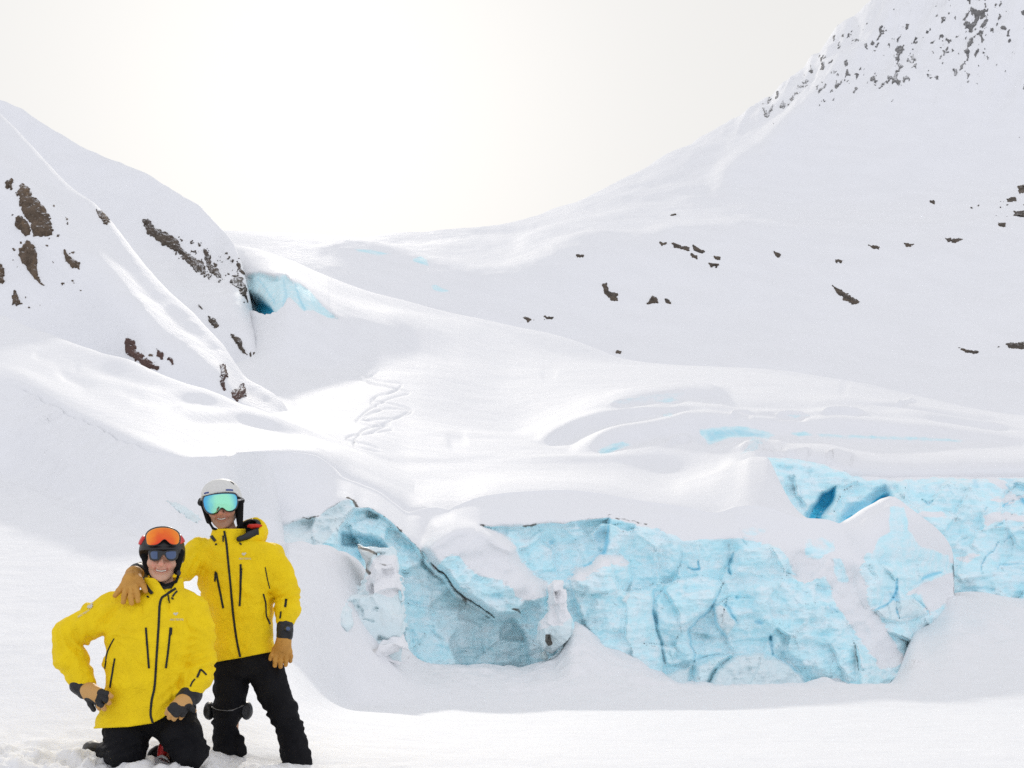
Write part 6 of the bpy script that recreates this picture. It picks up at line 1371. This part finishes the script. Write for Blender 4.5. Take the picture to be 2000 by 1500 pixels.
def k_jacket(X, Y, Z):
    d = profile(X, Y, Z, K_ROWS, DK)
    a_ = chain(X, Y, Z, k_armR, [.098, .098, .092, .090, .074], .03)
    d = smin(d, a_, .022)
    d = smin(d, chain(X, Y, Z, k_armL, [.085, .078, .076, .076, .066], .03), .02)
    PX, PY = CX + F * X / Y, HY - F * (Z - CZ) / Y
    el = np.exp(-((PX - 150) ** 2 + (PY - 1258) ** 2) / 38 ** 2)
    d = d + folds(X, Y, Z, .009, 501, 5, 6.5) + el * .010 * np.sin((PX * .9 - PY * .35) * .28 + 4.5 * vnoise(X * 8, Z * 8, seed=14)) + np.exp(-((PX - 395) ** 2 + (PY - 1290) ** 2) / 30 ** 2) * .008 * np.sin((PY + .3 * PX) * .38)
    d = d + .006 * np.exp(-((PX - 340) ** 2 / 40 ** 2 + (PY - 1365) ** 2 / 26 ** 2)) * np.sin((PY + .9 * PX) * .26) + np.exp(-((PX - 225) ** 2 + (PY - 1225) ** 2) / 30 ** 2) * .008 * np.sin((PX * .7 + PY * .7) * .3)
    d = d + .004 * np.exp(-((np.abs(PX - (374 - (PY - 1200) * .06)) / 5) ** 2)) * smooth(1200, 1225, PY) * smooth(1345, 1310, PY)
    hem = np.interp(PX, [150, 172, 205, 250, 297, 318, 345, 372], [1424, 1424, 1422, 1420, 1413, 1402, 1378, 1362])
    body_side = smooth(.0, .01, a_)
    d = smax(d, np.where((PX > 168) & (PX < 362), (PY - hem) * DK / F, -1), .006)
    return d
lo, hi = bbox([k_(88, 1138), k_(424, 1436)], 0); lo[1] = DK - .26; hi[1] = DK + .24
kj = sdf_obj('jacket', k_jacket, grid(lo, hi, .0085), M_YEL, kn)
TK = TREES[kj.name]
kc = k_(320, 1146, .02)
def k_collar(X, Y, Z):
    z = Z - kc[2]; an = np.arctan2(X - kc[0] + .01, -(Y - kc[1]))
    q = np.hypot((X - kc[0]) / (.108 - .1 * z), (Y - kc[1]) / (.102 - .1 * z)); d = np.abs((q - 1) * .1) - .006
    top = .055 - .085 * np.exp(-((an - .55) / .42) ** 2)                       # falls open on the zip side
    return smax(d, np.maximum(z - top, -.08 - z), .006)
kcol = sdf_obj('collar', k_collar, grid(kc - np.array((.14, .13, .1)), kc + np.array((.14, .13, .08)), .0055), M_YEL, kj)
TKC = TREES[kcol.name]
sdf_obj('collar_lining', lambda X, Y, Z: smax((np.hypot((X - kc[0]) / .092, (Y - kc[1]) / .087) - 1) * .088, np.maximum(Z - kc[2] - .012 - .25 * (X - kc[0]), kc[2] - .07 - Z), .008), grid(kc - np.array((.11, .11, .09)), kc + np.array((.11, .11, .07)), .006), M_LIN, kcol)
T_K = [TK, TKC]
ribbon('zipper', T_K, [(343, 1149), (327, 1160), (316, 1168), (312, 1182), (310, 1220), (306, 1280), (302, 1340), (296, 1370), (294, 1394), (298, 1411)], 5.0, .004, M_ZIP, kj)
for p_ in ([(285, 1226), (288, 1266), (291, 1305)], [(333, 1226), (329, 1266), (324, 1305)]): ribbon('chest_zip', T_K, p_, 4.4, .004, M_ZIP, kj)
ribbon('zip_pull', T_K, [(334, 1226), (333, 1240)], 5, .006, M_ZIP, kj); ribbon('zip_pull', T_K, [(329, 1163), (331, 1178)], 2.4, .008, M_ZIP, kj); ribbon('collar_flap', T_K, [(337, 1166), (341, 1160), (346, 1155)], 3, .006, M_LIN, kj)
ribbon('pit_zip', T_K, [(223, 1247), (214, 1264), (209, 1277), (205, 1306)], 2.6, .003, M_ZIP, kj)
ribbon('hand_pocket_zip', T_K, [(224, 1286), (220, 1312), (215, 1343)], 3.2, .004, M_ZIP, kj)
ribbon('sleeve_pocket_zip', T_K, [(392, 1307), (389, 1314), (385, 1323)], 4.4, .004, M_ZIP, kj); ribbon('sleeve_pocket_zip', T_K, [(392, 1307), (397, 1312), (403, 1318)], 3.2, .004, M_ZIP, kj); ribbon('sleeve_pocket_zip', T_K, [(381, 1326), (376, 1332), (372, 1341)], 3.0, .004, M_ZIP, kj)
for p_ in ([(287, 1165), (291, 1167)], [(335, 1168), (339, 1171)]): ribbon('cord_toggle', T_K, p_, 3, .006, M_ZIP, kj)
ribbon('hem_cord', T_K, [(182, 1416), (181, 1422)], 3, .006, M_ZIP, kj)
ribbon('collar_flap', T_K, [(284, 1142), (291, 1152), (298, 1160)], 7, .006, M_LIN, kj)
lettering('logo', '', TK, 343.5, 1200, 11, 0, M_PRINT, kj, poly=EMBLEM); lettering('lettering', "ARC'TERYX", TK, 345, 1210.5, 26, 0, M_PRINT, kj)
lettering('logo', '', TK, 178, 1186, 16, -.5, M_PRINT, kj, lift=.005, poly=EMBLEM); lettering('lettering', "ARC'TERYX", TK, 164, 1199, 26, -.55, M_PRINT, kj, lift=.005)
# trousers
K_PEL = [(1360, 205, 372, .15, .10), (1395, 200, 376, .16, .10), (1425, 196, 372, .15, .10), (1440, 210, 350, .12, .10)]
kl1 = [k_(248, 1400, .12), k_(246, 1440, .0), k_(246, 1470, -.03), k_(215, 1474, .22), k_(190, 1468, .42)]
kl2 = [k_(326, 1398, .12), k_(354, 1432, .0), k_(371, 1468, -.04), k_(352, 1476, .22), k_(330, 1474, .40)]
def k_trou(X, Y, Z):
    d = profile(X, Y, Z, K_PEL, DK)
    d = smin(d, chain(X, Y, Z, kl1, [.14, .128, .108, .08, .07], .02), .03); d = smin(d, chain(X, Y, Z, kl2, [.135, .122, .102, .075, .06], .02), .03)
    PX, PY = CX + F * X / Y, HY - F * (Z - CZ) / Y
    return d + folds(X, Y, Z, .008, 531, 6, 9) + .006 * np.exp(-((PY - 1462) / 20) ** 2) * np.sin(PY * .4 + PX * .15 + 2 * vnoise(X * 8, Z * 8, seed=3))
lo, hi = bbox([k_(165, 1352), k_(416, 1512)], 0); lo[1] = DK - .2; hi[1] = DK + .55
sdf_obj('trousers', k_trou, grid(lo, hi, .0095), M_BLK, kn)
# boots stretched out behind
b1 = k_(178, 1463, .36)
bt = sdf_obj('boot', lambda X, Y, Z: smin(ell(X, Y, Z, b1, (.040, .12, .05)), cone(X, Y, Z, b1 + np.array((.01, -.02, -.01)), b1 + np.array((.05, .0, -.01)), .05, .05), .02) + .004 * fbm(X * 40, Y * 40, Z * 40, octv=2, seed=6), grid(b1 - .16, b1 + .16, .008), M_BOOT, kn)
b2 = k_(304, 1474, .22)
bt2 = sdf_obj('boot', lambda X, Y, Z: smin(cone(X, Y, Z, b2, b2 + np.array((.06, .02, .02)), .045, .05), cone(X, Y, Z, b2 + np.array((-.015, -.02, -.02)), b2 + np.array((.02, -.02, .03)), .03, .03), .02), grid(b2 - .13, b2 + .16, .007), M_GLB, kn)
rc2 = k_(318, 1465, .10)
rs = sdf_obj('red_shell', lambda X, Y, Z: cone(X, Y, Z, k_(319, 1459, .10), k_(316, 1473, .10), .030, .027), grid(rc2 - .07, rc2 + .07, .005), M_REDP, bt2)
ps = [k_(308, 1479, .09), k_(317, 1477, .06), k_(326, 1482, .06), k_(331, 1488, .07)]; lo, hi = bbox(ps, .015)
sdf_obj('buckle_strap', lambda X, Y, Z: chain(X, Y, Z, ps, [.007, .009, .007, .004], .004), grid(lo, hi, .0035), M_BUCKLE, bt2)
# gloves
glove('glove', kn, [k_(164, 1344, -.09), k_(175, 1350, -.12), k_(188, 1357, -.15)], [.036, .046, .044],
      [(fin(k_, (199, 1352, -.17), (209, 1355, -.18), (217, 1360, -.17)), [.017, .0165, .0145]), (fin(k_, (199, 1362, -.17), (207, 1367, -.185), (213, 1373, -.175)), [.017, .0165, .0145]),
       (fin(k_, (194, 1371, -.165), (200, 1378, -.18), (204, 1385, -.17)), [.017, .016, .014]), (fin(k_, (187, 1370, -.15), (192, 1379, -.165), (194, 1384, -.155)), [.015, .014, .012]),
       (fin(k_, (172, 1364, -.12), (177, 1376, -.14), (183, 1386, -.15)), [.018, .0165, .014])], [M_GL2], ([k_(160, 1336, -.07), k_(168, 1347, -.09)], [.070, .056], M_LIN), label='tan and black work glove on the hip',
      knuckle=[(k_(200, 1352, -.2), .036), (k_(199, 1365, -.2), .036), (k_(193, 1373, -.2), .032), (k_(176, 1378, -.15), .05)])
glove('glove', kn, [k_(367, 1363, -.13), k_(358, 1372, -.17), k_(350, 1380, -.20)], [.036, .046, .044],
      [(fin(k_, (338, 1378, -.22), (330, 1386, -.225), (326, 1393, -.21)), [.017, .0165, .0145]), (fin(k_, (342, 1386, -.225), (335, 1394, -.23), (331, 1401, -.215)), [.017, .0165, .0145]),
       (fin(k_, (350, 1389, -.225), (344, 1397, -.235), (340, 1404, -.22)), [.017, .0165, .0145]), (fin(k_, (360, 1390, -.20), (356, 1397, -.21), (353, 1402, -.20)), [.015, .014, .012]),
       (fin(k_, (366, 1380, -.17), (374, 1384, -.19), (379, 1388, -.18)), [.018, .0165, .014])], [M_GL2], ([k_(372, 1356, -.10), k_(362, 1366, -.14)], [.068, .056], M_LIN), label='tan and black work glove on the thigh',
      knuckle=[(k_(337, 1382, -.25), .034), (k_(345, 1389, -.25), .036), (k_(356, 1392, -.24), .036), (k_(368, 1388, -.2), .04)])
# helmet with goggles pushed up, sunglasses
kh = k_(317, 1079, .03)
hR = np.array((Matrix.Rotation(math.radians(0), 3, 'Y')).transposed())
khel = sdf_obj('helmet', helmet_f(kh, .126, .012, -.035), grid(kh - .16, kh + .16, .0055), M_HELB, kn)
for sg in (-1, 1):
    a_, b2_ = k_(317 + sg * 34, 1080, .0), k_(317 + sg * 28, 1118, .01)
    sdf_obj('ear_pad', lambda X, Y, Z: cone(X, Y, Z, a_, b2_, .028, .016), grid(np.minimum(a_, b2_) - .05, np.maximum(a_, b2_) + .05, .006), M_PAD, khel)
stp2 = [k_(350, 1108, .0), k_(349, 1122, -.02), k_(344, 1136, -.05), k_(324, 1143, -.07), k_(300, 1134, -.045), k_(288, 1112, .0)]
lo, hi = bbox(stp2, .02); sdf_obj('chin_strap', lambda X, Y, Z: chain(X, Y, Z, stp2, [.008] * 6, .004), grid(lo, hi, .004), M_PAD, khel)
kb = k_(349, 1119, -.03); sdf_obj('strap_clip', lambda X, Y, Z: ell(X, Y, Z, kb, (.013, .01, .02)), grid(kb - .03, kb + .03, .004), M_FRAME, khel)
kd = lambda off: (lambda x, y: DK - .150 + off + .20 * (x - 317) * DK / F + .060 * ((x - 317) / 36) ** 2 + .085 * np.clip((1072 - y) / 44, 0, 1.2) ** 1.5)
LENS_K = [(286, 1056), (285, 1046), (290, 1038), (302, 1032), (318, 1030), (334, 1032), (347, 1039), (351, 1048), (350, 1060), (344, 1064), (334, 1063), (328, 1058), (323, 1053), (318, 1054), (312, 1060), (306, 1064), (294, 1065), (287, 1063)]
cen = np.array((318, 1048.0)); OUT_K = [tuple(cen + (np.array(p) - cen) * np.array((1.08, 1.16))) for p in LENS_K]
kg_ = plate('goggles', OUT_K, kd(.004), .026, .006, M_FRAME, kn, DK)
plate('lens', LENS_K, kd(-.004), .013, .004, M_LENS_O, kg_, DK, .0022)
bz = k_(0, 1056)[2]
def band(X, Y, Z):
    x, y, z = X - kh[0], Y - kh[1], Z - kh[2]
    q = ((np.abs(x) / .126) ** 2.3 + (np.abs(y) / .1474) ** 2.3 + (np.abs(z) / .1336) ** 2.3) ** (1 / 2.3)
    d = np.abs((q - 1) * .126 - .003) - .006
    return smax(d, np.maximum(np.abs(Z - bz - .12 * (y + .09)) - .024 + .05 * np.clip(y, 0, 1), -.104 - y), .004)
sdf_obj('strap', band, grid(kh - .16, kh + .16, .0055), M_REDP, kg_)
sgd = lambda off: (lambda x, y: DK - .118 + off + .22 * (x - 319) * DK / F + .045 * ((x - 319) / 29) ** 2)
FR = [(289, 1074), (300, 1073), (314, 1075), (319, 1077), (325, 1075), (338, 1073), (349, 1074), (349, 1084), (346, 1093), (338, 1096), (328, 1095), (323, 1088), (319, 1081), (315, 1088), (311, 1095), (300, 1096), (292, 1093), (290, 1084)]
sg_ = plate('sunglasses', FR, sgd(0), .008, .003, M_FRAME, kn, DK, .0024)
for L_ in ([(293, 1077), (303, 1076), (315, 1078), (313, 1087), (309, 1092), (300, 1093), (295, 1090)], [(323, 1078), (335, 1076), (346, 1077), (345, 1085), (342, 1091), (334, 1093), (327, 1091), (324, 1086)]):
    plate('lens', L_, sgd(-.003), .006, .002, M_LENS_B, sg_, DK, .0022)
